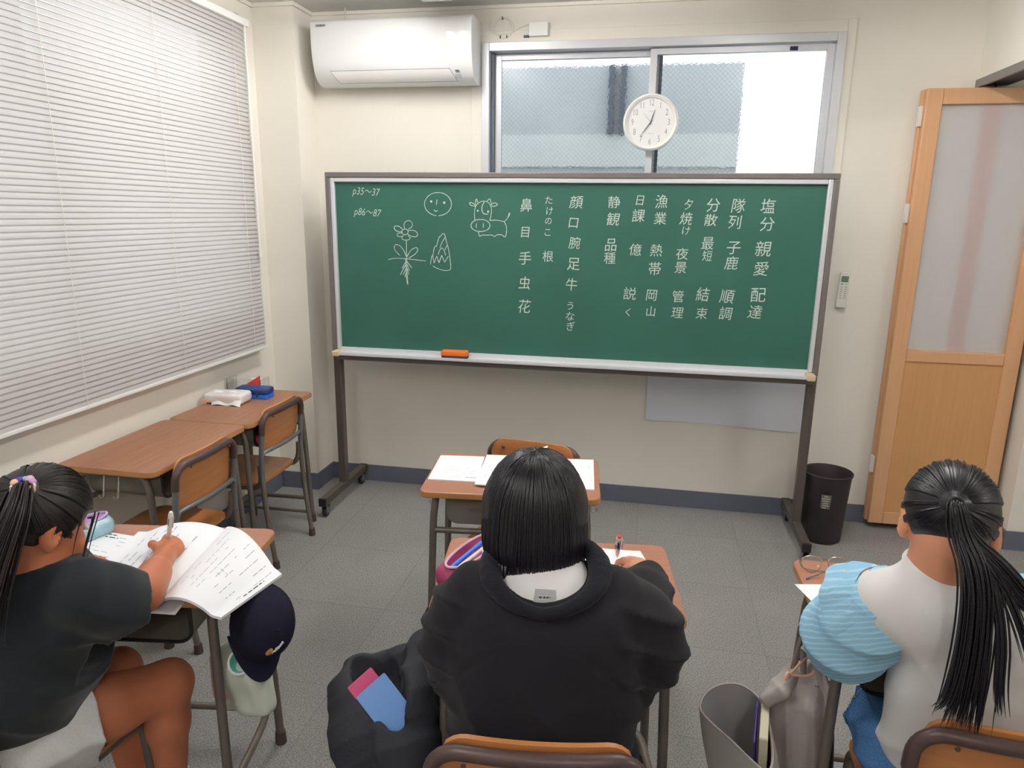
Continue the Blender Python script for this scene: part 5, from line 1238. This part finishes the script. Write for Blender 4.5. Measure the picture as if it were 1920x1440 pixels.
    H.chain(ring, [.0098+.0105*abs(math.cos(t))**2 for t in np.linspace(0, 2*PI, 33)], .006)
    H.wrinkle(lambda Q: .0022*wav(Q, 60, 4)); H.build('hood_edge', 'hoodr', P)
    for s in (-1, 1):
        J = Field((-.5, 1.0, .28), (.25, 1.62, .60), .009)
        J.chain([W_(s*.07, -.03, .47), W_(s*.10, .30, .47)], [.10, .072], .02); J.build('trouser_leg', 'nylonk', P)
        K = Field((-.5, 1.3, .05), (.25, 1.68, .55), .009); K.chain([W_(s*.10, .30, .47), W_(s*.095, .29, .10)], [.070, .052], .02); K.plane((0, 0, .1), (0, 0, -1)); K.build('trouser_shin', 'nylonk', P)
        shoe(P, W_(s*.095, .31, 0), f2)
    # bob: cap and hanging strands
    r, f, u = frame(hf); Rh = np.array([r, f, u]); r3 = np.append(r2, 0); f3 = np.append(f2, 0); up = np.array([0, 0, 1.])
    cc = hc+up*.004-f3*.006
    def surf(th, v, h=1.0):
        """v 0 crown .. 1 tips; th 0 = back, +-pi = face side"""
        e = .100+.004*math.cos(2*th); ey = .104
        if v < .5:
            q = v/.5*PI/2; rad, z = math.sin(q)**.92, .112*math.cos(q)
        else:
            w = (v-.5)/.5; rad, z = 1+.055*math.sin(w*PI*.8)-.10*w**3, -.105*w
        z = z-.006*math.cos(th)*max(0, v-.5)*2
        cr = up*z*h+r3*(math.sin(th)*e*rad*h)-f3*(math.cos(th)*ey*rad*h)
        return cc+cr
    B = Field(cc-(.16, .16, .16), cc+(.16, .16, .15), .005)
    B.ell(cc, (.098, .102, .108), np.array([r3, f3, up]), .0)
    B.chain([cc, cc-up*.075], [.098, .094], .02)
    B.ell(cc+f3*.105-up*.065, (.068, .07, .085), np.array([r3, f3, up]), .015, 's')
    B.ell(cc+f3*.02-up*.14, (.085, .10, .075), np.array([r3, f3, up]), .015, 's')
    E_ = MB()
    for i in range(1500):
        th = rh.uniform(-PI, PI); face = abs(th) > 2.25
        v1 = rh.uniform(.94, 1.04) if not face else rh.uniform(.50, .58)
        v0 = rh.uniform(.0, .10) if i % 3 else rh.uniform(.1, .35); wv = rh.uniform(-.05, .05); h = rh.uniform(.985, 1.022); w0 = rh.uniform(.0011, .0026)
        pts = [surf(th+wv*math.sin(j/12*PI), v0+(v1-v0)*j/12, h) for j in range(13)]
        if not face and rh.random() < .5: pts[-1] = np.array(pts[-1])-up*.006+r3*rh.uniform(-.006, .006)
        E_.tube(pts, [w0*(.5+.5*min(1, j/3)) if j < 9 else w0*(1-.20*(j-8)) for j in range(13)], 5, flat=.5)
    for i in range(90):     # uneven wisps below the cut
        th = rh.choice([rh.uniform(-1.7, -.2), rh.uniform(-.3, 1.2), rh.uniform(1.2, 1.9)]); p = np.array(surf(th, .9)); l = rh.uniform(.03, .055)
        E_.tube([p, p-up*l*.5+r3*rh.uniform(-.004, .004), p-up*l+r3*rh.uniform(-.008, .008)+f3*.006], [.0020, .0016, .0004], 4)
    for th, l in ((.35, .075), (.42, .065), (.28, .06)):    # the lock that hangs over the collar at the left of the nape
        p = np.array(surf(th-.9, .85)); E_.tube(smooth([p, p-up*l*.6-r3*.004, p-up*l+r3*.012], 2), [.0035]*4+[.002]*5+[.0008]*1, 5) if False else E_.tube([p, p-up*l*.6-r3*.004, p-up*l+r3*.012], [.004, .003, .0007], 5)
    B.build('hair', 'hair', P, extra=E_)
    return P, W_, wr, hd
PM, WM, wrM, hdM = child_middle()

# ================= the child on the left: black T-shirt, grey shorts, ponytail
def child_left():
    P = thing('person', 'person in a black T-shirt and light grey shorts writing at the left desk', 'person', (-1.31, 1.17, 0), D2R(-6))
    hc = np.array([-1.164, 1.118, 1.000]); hf = nrm((.32, .84, -.46)); nb = np.array([-1.170, 1.095, .905])
    shr, shl = np.array([-1.083, 1.100, .855]), np.array([-1.31, 1.16, .85])
    elr, ell_ = np.array([-1.070, 1.250, .764]), np.array([-1.425, 1.24, .775])
    wrr, wrl = np.array([-1.165, 1.455, .748]), np.array([-1.44, 1.385, .732])
    F = Field((-1.56, .93, -.01), (-.92, 1.66, 1.16), .008, [((-1.28, 1.0, .88), (-1.03, 1.25, 1.14), .005), ((-1.26, 1.42, .70), (-1.10, 1.62, .83), .003)])
    F.chain([(-1.33, 1.12, .49), (-1.26, 1.11, .66), (-1.205, 1.115, .82)], [.105, .09, .085], .05)
    F.cone(shr, shl, .05, .05, .04)
    head_prims(F, hc, hf, nb, .045); F.cone(nb, (-1.185, 1.115, .86), .050, .06, .03)
    F.chain([shr, elr, wrr], [.046, .040, .025], .015); F.cone(elr+(wrr-elr)*.12, elr+(wrr-elr)*.5, .040, .034, .02)
    F.chain([shl, ell_, wrl], [.046, .039, .024], .015)
    dr = nrm((-.25, .88, .08)); hand_prims(F, wrr, dr, (.55, .1, .8), 1, (.70, .85, .95, 1.0), .88)
    hand_prims(F, wrl, nrm((.5, .85, -.12)), (-.1, .0, 1), -1, (.2, .22, .25, .3), .88)
    for s, hip, kn, an in ((1, (-1.262, 1.13, .470), (-1.118, 1.360, .455), (-1.150, 1.365, .08)), (-1, (-1.39, 1.16, .475), (-1.275, 1.375, .455), (-1.285, 1.40, .08))):
        hip, kn, an = map(np.array, (hip, kn, an))
        F.chain([hip, hip+(kn-hip)*.5, kn], [.080, .072, .055], .02)
        F.chain([kn, kn+(an-kn)*.28+(0, -.012, 0), an, an+(.01, .08, -.045)], [.052, .050, .032, .026], .025)
    F.build('body', 'skint', P); eyes(hc, hf, P)
    for p in ((-1.150, 1.375, 0), (-1.285, 1.41, 0)): shoe(P, p, (.05, 1, 0))
    # T-shirt
    G = Field((-1.58, .90, .48), (-.90, 1.42, .99), .0055)
    G.chain([(-1.315, 1.11, .56), (-1.262, 1.10, .68), (-1.212, 1.11, .80), (-1.195, 1.113, .848)], [.142, .134, .112, .08], .06)
    G.cone((-1.245, 1.195, .64), (-1.215, 1.185, .76), .09, .08, .07)
    G.cone(shr+(-.02, .004, -.002), shl+(.02, 0, 0), .066, .064, .05)
    e1 = shr+(elr-shr)*.66; G.chain([shr, shr+(elr-shr)*.40+(.004, -.006, -.010), e1+(elr-shr)*.25+(.004, -.006, -.030)], [.060, .064, .082], .03)
    e2 = shl+(ell_-shl)*.8; G.chain([shl, e2+(0, 0, -.015)], [.062, .074], .03)
    def cut(c, n):
        c = np.array(c, float); n = nrm(n)
        def fn(Q): return np.maximum(-((Q[0]-c[0])*n[0]+(Q[1]-c[1])*n[1]+(Q[2]-c[2])*n[2]), np.sqrt((Q[0]-c[0])**2+(Q[1]-c[1])**2+(Q[2]-c[2])**2)-.18)
        G.put(fn, c-.18, c+.18, .006, 's')
    cut(e1+(.004, -.004, -.02), (elr-shr)+(0, 0, -.03)); cut(e2, (ell_-shl))
    G.cone(e1+(.004, -.004, -.022)-(elr-shr)*.1, e1+(elr-shr)*.3+(.004, -.004, -.026), .060, .070, .004, 's')
    G.cone((-1.185, 1.112, .885), (-1.170, 1.098, .912), .072, .054, .03)
    G.ell((-1.160, 1.100, .952), (.062, .062, .060), None, .006, 's')
    G.plane((-1.28, 1.1, .560), (-.34, .06, -1), .01)
    def wk(Q):
        d = .004*wav(Q, 22, 21)+.002*wav(Q, 55, 22)
        return d-.009*ridge(Q, (.55, .35, .8), 34, 23, 2.0, 10)*np.clip((.90-Q[2])/.2, 0, 1)-.005*ridge(Q, (-.6, .5, .6), 42, 24, 2.0, 12)
    G.wrinkle(wk); G.build('t_shirt', 'tee', P)
    # shorts
    S_ = Field((-1.60, .93, .33), (-1.0, 1.44, .66), .0062)
    S_.ell((-1.335, 1.105, .50), (.165, .135, .105), None, .03)
    for hip, kn in (((-1.262, 1.12, .470), (-1.118, 1.360, .455)), ((-1.39, 1.15, .475), (-1.275, 1.375, .455))):
        hip, kn = np.array(hip), np.array(kn); e = hip+(kn-hip)*.46
        S_.cone(hip, e+(kn-hip)*.25, .102, .108, .04)
        c, n = e, nrm(kn-hip)
        def fn(Q, c=c, n=n): return np.maximum(-((Q[0]-c[0])*n[0]+(Q[1]-c[1])*n[1]+(Q[2]-c[2])*n[2]), np.sqrt((Q[0]-c[0])**2+(Q[1]-c[1])**2+(Q[2]-c[2])**2)-.25)
        S_.put(fn, c-.25, c+.25, .004, 's')
        S_.cone(e-(kn-hip)*.02, e+(kn-hip)*.25, .092, .092, .003, 's')
    def wk2(Q):
        d = .003*wav(Q, 30, 31)-.007*ridge(Q, (.7, -.3, .6), 40, 33, 2.2, 12)-.004*ridge(Q, (.2, .9, .3), 50, 34, 2, 14)
        hip, kn = np.array((-1.262, 1.12, .470)), np.array((-1.118, 1.360, .455)); n = nrm(kn-hip); e = hip+(kn-hip)*.46
        t = (Q[0]-e[0])*n[0]+(Q[1]-e[1])*n[1]+(Q[2]-e[2])*n[2]
        return d+.0035*np.exp(-((t+.045)/.0035)**2)
    S_.wrinkle(wk2); sho = S_.build('shorts', 'short', P)
    # hair
    td = (.56, -.68, .48)
    h, tie, R = hair_pony('hairb', P, hc, hf, td, [([(-1.113, 1.018, 1.062), (-1.128, .985, .99), (-1.150, .965, .91), (-1.168, .958, .83)], .017, 130, .0025, .0016),
        ([(-1.125, 1.025, 1.055), (-1.150, .99, .97), (-1.18, .97, .87)], .016, 80, .0024, .0015)], n=900)
    r, f, u = frame(hf); sd = MB()      # side locks in front of the ear
    for j in range(7):
        st = hc+R.T@(np.array([.066+.012*rh.random(), .030+.035*rh.random(), .020+.015*rh.random()])); sd.tube([st, st-u*.05+r*.006, st-u*(.085+.03*rh.random())+r*.004+f*.008], [.0012, .001, .0003], 4)
    sd.build('side_lock', 'hairb', h, world=True)
    nrmt = nrm(tie-hc)
    a1 = nrm(np.cross(nrmt, (0, 0, 1))); a2 = np.cross(nrmt, a1)
    ht = MB()
    for k in range(12):
        t = 2*PI*k/12; p = tie+nrmt*.004+a1*(.017*math.cos(t))+a2*(.017*math.sin(t)); ht.ball(p, .0052+.0016*(k % 3), 10, k % 6)
    ht.tube([tie+a1*(.015*math.cos(t))+a2*(.015*math.sin(t)) for t in np.linspace(0, 2*PI, 21)], .0040, 6, mi=1, cap=False)
    o = ht.build('hair_tie', ['pearl', 'lilac', 'rose', 'aqua', 'purple', 'peach'], h, world=True); o['label'] = 'beaded pastel hair tie'
    return P, wrr, dr
PL, wrL, drL = child_left()

# ================= the child on the right: white top with pale blue sleeves, long black ponytail
def child_right():
    O = np.array([.683, 1.428]); a = D2R(-2); f2 = np.array([-math.sin(a), math.cos(a)]); r2 = np.array([math.cos(a), math.sin(a)])
    def W_(x, y, z): q = O+r2*x+f2*y; return np.array([q[0], q[1], z])
    RR = np.array([[r2[0], r2[1], 0], [f2[0], f2[1], 0], [0, 0, 1.]])
    P = thing('person', 'person in a white top with pale blue puffed sleeves at the right desk', 'person', (O[0], O[1], 0), a)
    hc = np.array([.572, 1.372, 1.058]); hf = nrm((.26, .82, -.48)); nb = np.array([.565, 1.357, .950])
    shl, shr = np.array([.487, 1.343, .892]), np.array([.735, 1.335, .893])
    ell_, elr = np.array([.432, 1.440, .780]), np.array([.79, 1.45, .785])
    wrl, wrr = np.array([.545, 1.63, .738]), np.array([.70, 1.68, .742])
    F = Field((.30, 1.16, -.01), (.98, 1.86, 1.20), .009, [((.46, 1.25, .93), (.69, 1.50, 1.18), .0048), ((.52, 1.60, .69), (.75, 1.80, .80), .0035)])
    F.ell((.665, 1.36, .53), (.12, .092, .13), RR, .03); F.ell((.640, 1.355, .71), (.108, .082, .17), RR, .05); F.ell((.610, 1.354, .855), (.12, .074, .088), RR, .05)
    head_prims(F, hc, hf, nb, .046); F.cone(nb, (.605, 1.355, .89), .050, .07, .03)
    F.chain([np.array((.605, 1.355, .88)), shl, ell_, wrl], [.05, .043, .036, .022], .02); F.chain([np.array((.605, 1.355, .88)), shr, elr, wrr], [.05, .043, .036, .022], .02)
    hand_prims(F, wrl, nrm((.75, .65, -.1)), (-.05, 0, 1), -1, (.2, .2, .25, .3)); hand_prims(F, wrr, nrm((-.25, .9, -.05)), (.3, 0, 1), 1, (.6, .7, .8, .9))
    for s in (-1, 1):
        kn, an = np.array((.687+s*.086, 1.60, .462)), np.array((.687+s*.09, 1.615, .08))
        F.chain([np.array((.677+s*.078, 1.37, .468)), kn, an, an+np.append(f2*.09, -.045)], [.072, .052, .032, .026], .02); shoe(P, (.687+s*.09, 1.625, 0), f2)
    F.build('body', 'skin', P); eyes(hc, hf, P)
    # white top
    G = Field((.36, 1.14, .42), (.90, 1.56, 1.0), .0055)
    G.ell((.668, 1.372, .58), (.142, .114, .17), RR, .02); G.ell((.642, 1.360, .73), (.136, .102, .19), RR, .06); G.ell((.612, 1.354, .862), (.145, .090, .086), RR, .05)
    G.cone(shl+(.03, 0, -.01), shl+(-.006, .006, -.012), .070, .068, .04); G.cone(shr, shr+np.append(r2*.01, -.01), .068, .068, .04)
    G.cone((.572, 1.354, .91), nb+(0, 0, .006), .078, .058, .04)
    G.ell(nb+np.append(f2*.014, .052), (.058, .058, .052), RR, .006, 's')
    G.plane(W_(0, 0, .46), (0, 0, -1), .01)
    def wk(Q):
        x = (Q[0]-O[0])*r2[0]+(Q[1]-O[1])*r2[1]
        d = .003*wav(Q, 24, 41)+.0015*wav(Q, 60, 42)
        return d-.010*ridge((x, Q[1], Q[2]), (.85, .1, .5), 24, 43, 1.8, 8, 2)*np.clip((.94-Q[2])/.2, 0, 1)-.006*ridge((x, Q[1], Q[2]), (-.4, .1, .9), 34, 44, 2, 10)*np.clip((.78-Q[2])/.2, 0, 1)
    G.wrinkle(wk); G.build('top', 'wtee', P)
    cl = MB(); cl.tube([nb+np.append(r2*(.056*math.cos(t))+f2*(.010+.054*math.sin(t)), .008+.012*math.sin(t)) for t in np.linspace(0, 2*PI, 41)], .0065, 8, cap=False); cl.build('collar', 'wtee', P, world=True)
    # balloon sleeves with a frill at the seam
    for sgn, sh, el, wr in ((-1, shl, ell_, wrl), (1, shr, elr, wrr)):
        ax = nrm(el-sh); fw = (el-sh)
        S_ = Field(np.minimum(np.minimum(sh, el), wr)-.14, np.maximum(np.maximum(sh, el), wr)+.14, .006)
        S_.chain([sh+fw*.02, sh+fw*.45+(-.004*(-sgn), -.012, -.012), el+(0, -.035, -.012), el+(wr-el)*.30, el+(wr-el)*.62], [.060, .076, .078, .062, .034], .03)
        c, n = sh-ax*.012, -ax
        S_.put(lambda Q, c=c, n=n: np.maximum(-((Q[0]-c[0])*n[0]+(Q[1]-c[1])*n[1]+(Q[2]-c[2])*n[2]), np.sqrt((Q[0]-c[0])**2+(Q[1]-c[1])**2+(Q[2]-c[2])**2)-.14), c-.14, c+.14, .004, 's')
        S_.wrinkle(lambda Q, ax=ax: .003*wav(Q, 28, 51+sgn)-.008*ridge(Q, ax*.5+np.array((.5, .3, -.6)), 44, 54, 2.2, 12))
        so = S_.build('sleeve', 'stripe', P)
        b1 = nrm(np.cross(ax, (0, 0, 1))); b2_ = np.cross(ax, b1)
        def fr(u, v, sh=sh, ax=ax, b1=b1, b2_=b2_):
            t = 2*PI*u; R_ = .070+.032*v**.8+.0030*v*math.sin(t*9)+.0022*math.sin(t*27)*math.exp(-v*3)*min(1, v*8)
            return Vector(sh+ax*.014+ax*(.066*v-.004*v*math.sin(t*7))+b1*(R_*math.cos(t))+b2_*(R_*math.sin(t)))
        b = MB(); b.grid(fr, 150, 8, th=.0016); b.build('sleeve_frill', 'stripe', so, world=True)
    # jeans: wide short legs
    J = Field((.34, 1.2, .26), (.95, 1.78, .62), .0075)
    J.ell((.672, 1.375, .50), (.158, .13, .10), RR, .03)
    for s in (-1, 1):
        hip, kn = np.array((.677+s*.078, 1.37, .475)), np.array((.687+s*.086, 1.595, .466)); e = hip+(kn-hip)*.98
        J.cone(hip, kn, .098, .092, .03)
        c, n = e, nrm(kn-hip)
        J.put(lambda Q, c=c, n=n: np.maximum(-((Q[0]-c[0])*n[0]+(Q[1]-c[1])*n[1]+(Q[2]-c[2])*n[2]), np.sqrt((Q[0]-c[0])**2+(Q[1]-c[1])**2+(Q[2]-c[2])**2)-.2), c-.2, c+.2, .004, 's')
        J.cone(e-n*.012, e+n*.1, .080, .084, .003, 's')
    J.wrinkle(lambda Q: .004*wav(Q, 26, 61)-.009*ridge(Q, (.3, .5, .8), 46, 63, 2.4, 14)); jo = J.build('jeans', 'denim', P)
    from mathutils.bvhtree import BVHTree
    bv = BVHTree.FromPolygons([v.co for v in jo.data.vertices], [tuple(p.vertices) for p in jo.data.polygons])
    def seam(pts, n=26):
        b = MB(); P_ = smooth(pts, 3)
        for i in range(len(P_)-1):
            A, na, _, _ = bv.find_nearest(P_[i]); B_, nb_, _, _ = bv.find_nearest(P_[i+1]); B_ = A.lerp(B_, .6)
            b.tube([A+na*.001, B_+nb_*.001], .0011, 4)
        b.build('stitching', 'stripe', jo, world=True)
    seam([(.60, 1.37, .60), (.585, 1.44, .58), (.58, 1.52, .57), (.58, 1.585, .57)]); seam([(.588, 1.37, .60), (.573, 1.44, .58), (.568, 1.52, .57), (.568, 1.585, .57)])
    seam([(.50, 1.575, .43), (.52, 1.575, .52), (.56, 1.575, .56), (.62, 1.575, .56)]); seam([(.54, 1.33, .56), (.53, 1.40, .54), (.56, 1.45, .57)])
    td = (-.02, -1.0, -.04)
    tails = [([(0.550, 1.262, 1.068), (0.569, 1.222, 1.02), (0.576, 1.208, .92), (0.572, 1.200, .80), (0.564, 1.196, .745)], .0125, 110, .0026, .0016),
             ([(0.551, 1.262, 1.068), (0.574, 1.222, 1.02), (0.589, 1.206, .92), (0.591, 1.196, .80), (0.590, 1.192, .735)], .009, 57, .0026, .0016),
             ([(0.554, 1.262, 1.068), (0.589, 1.224, 1.02), (0.612, 1.204, .92), (0.614, 1.194, .83), (0.624, 1.192, .78)], .006, 33, .0026, .0016),
             ([(0.556, 1.262, 1.068), (0.599, 1.235, 1.035), (0.649, 1.225, .975), (0.709, 1.235, .945), (0.764, 1.25, .92)], .012, 72, .0026, .0016),
             ([(0.556, 1.262, 1.068), (0.599, 1.23, 1.02), (0.634, 1.208, .95), (0.664, 1.200, .87)], .005, 19, .0026, .0016),
             ([(0.547, 1.26, 1.068), (0.554, 1.215, 1.0), (0.556, 1.203, .88), (0.544, 1.196, .79), (0.529, 1.192, .775)], .006, 28, .0026, .0016)]
    h, tie, R = hair_pony('hair', P, hc, hf, td, tails, n=900)
    nt = nrm(tie-hc); a1 = nrm(np.cross(nt, (0, 0, 1))); a2 = np.cross(nt, a1)
    MB().tube([tie+nt*.002+a1*(.0125*math.cos(t))+a2*(.0125*math.sin(t)) for t in np.linspace(0, 2*PI, 25)], .0035, 8, cap=False).build('hair_tie', 'black', h, world=True)
    return P
PR = child_right()
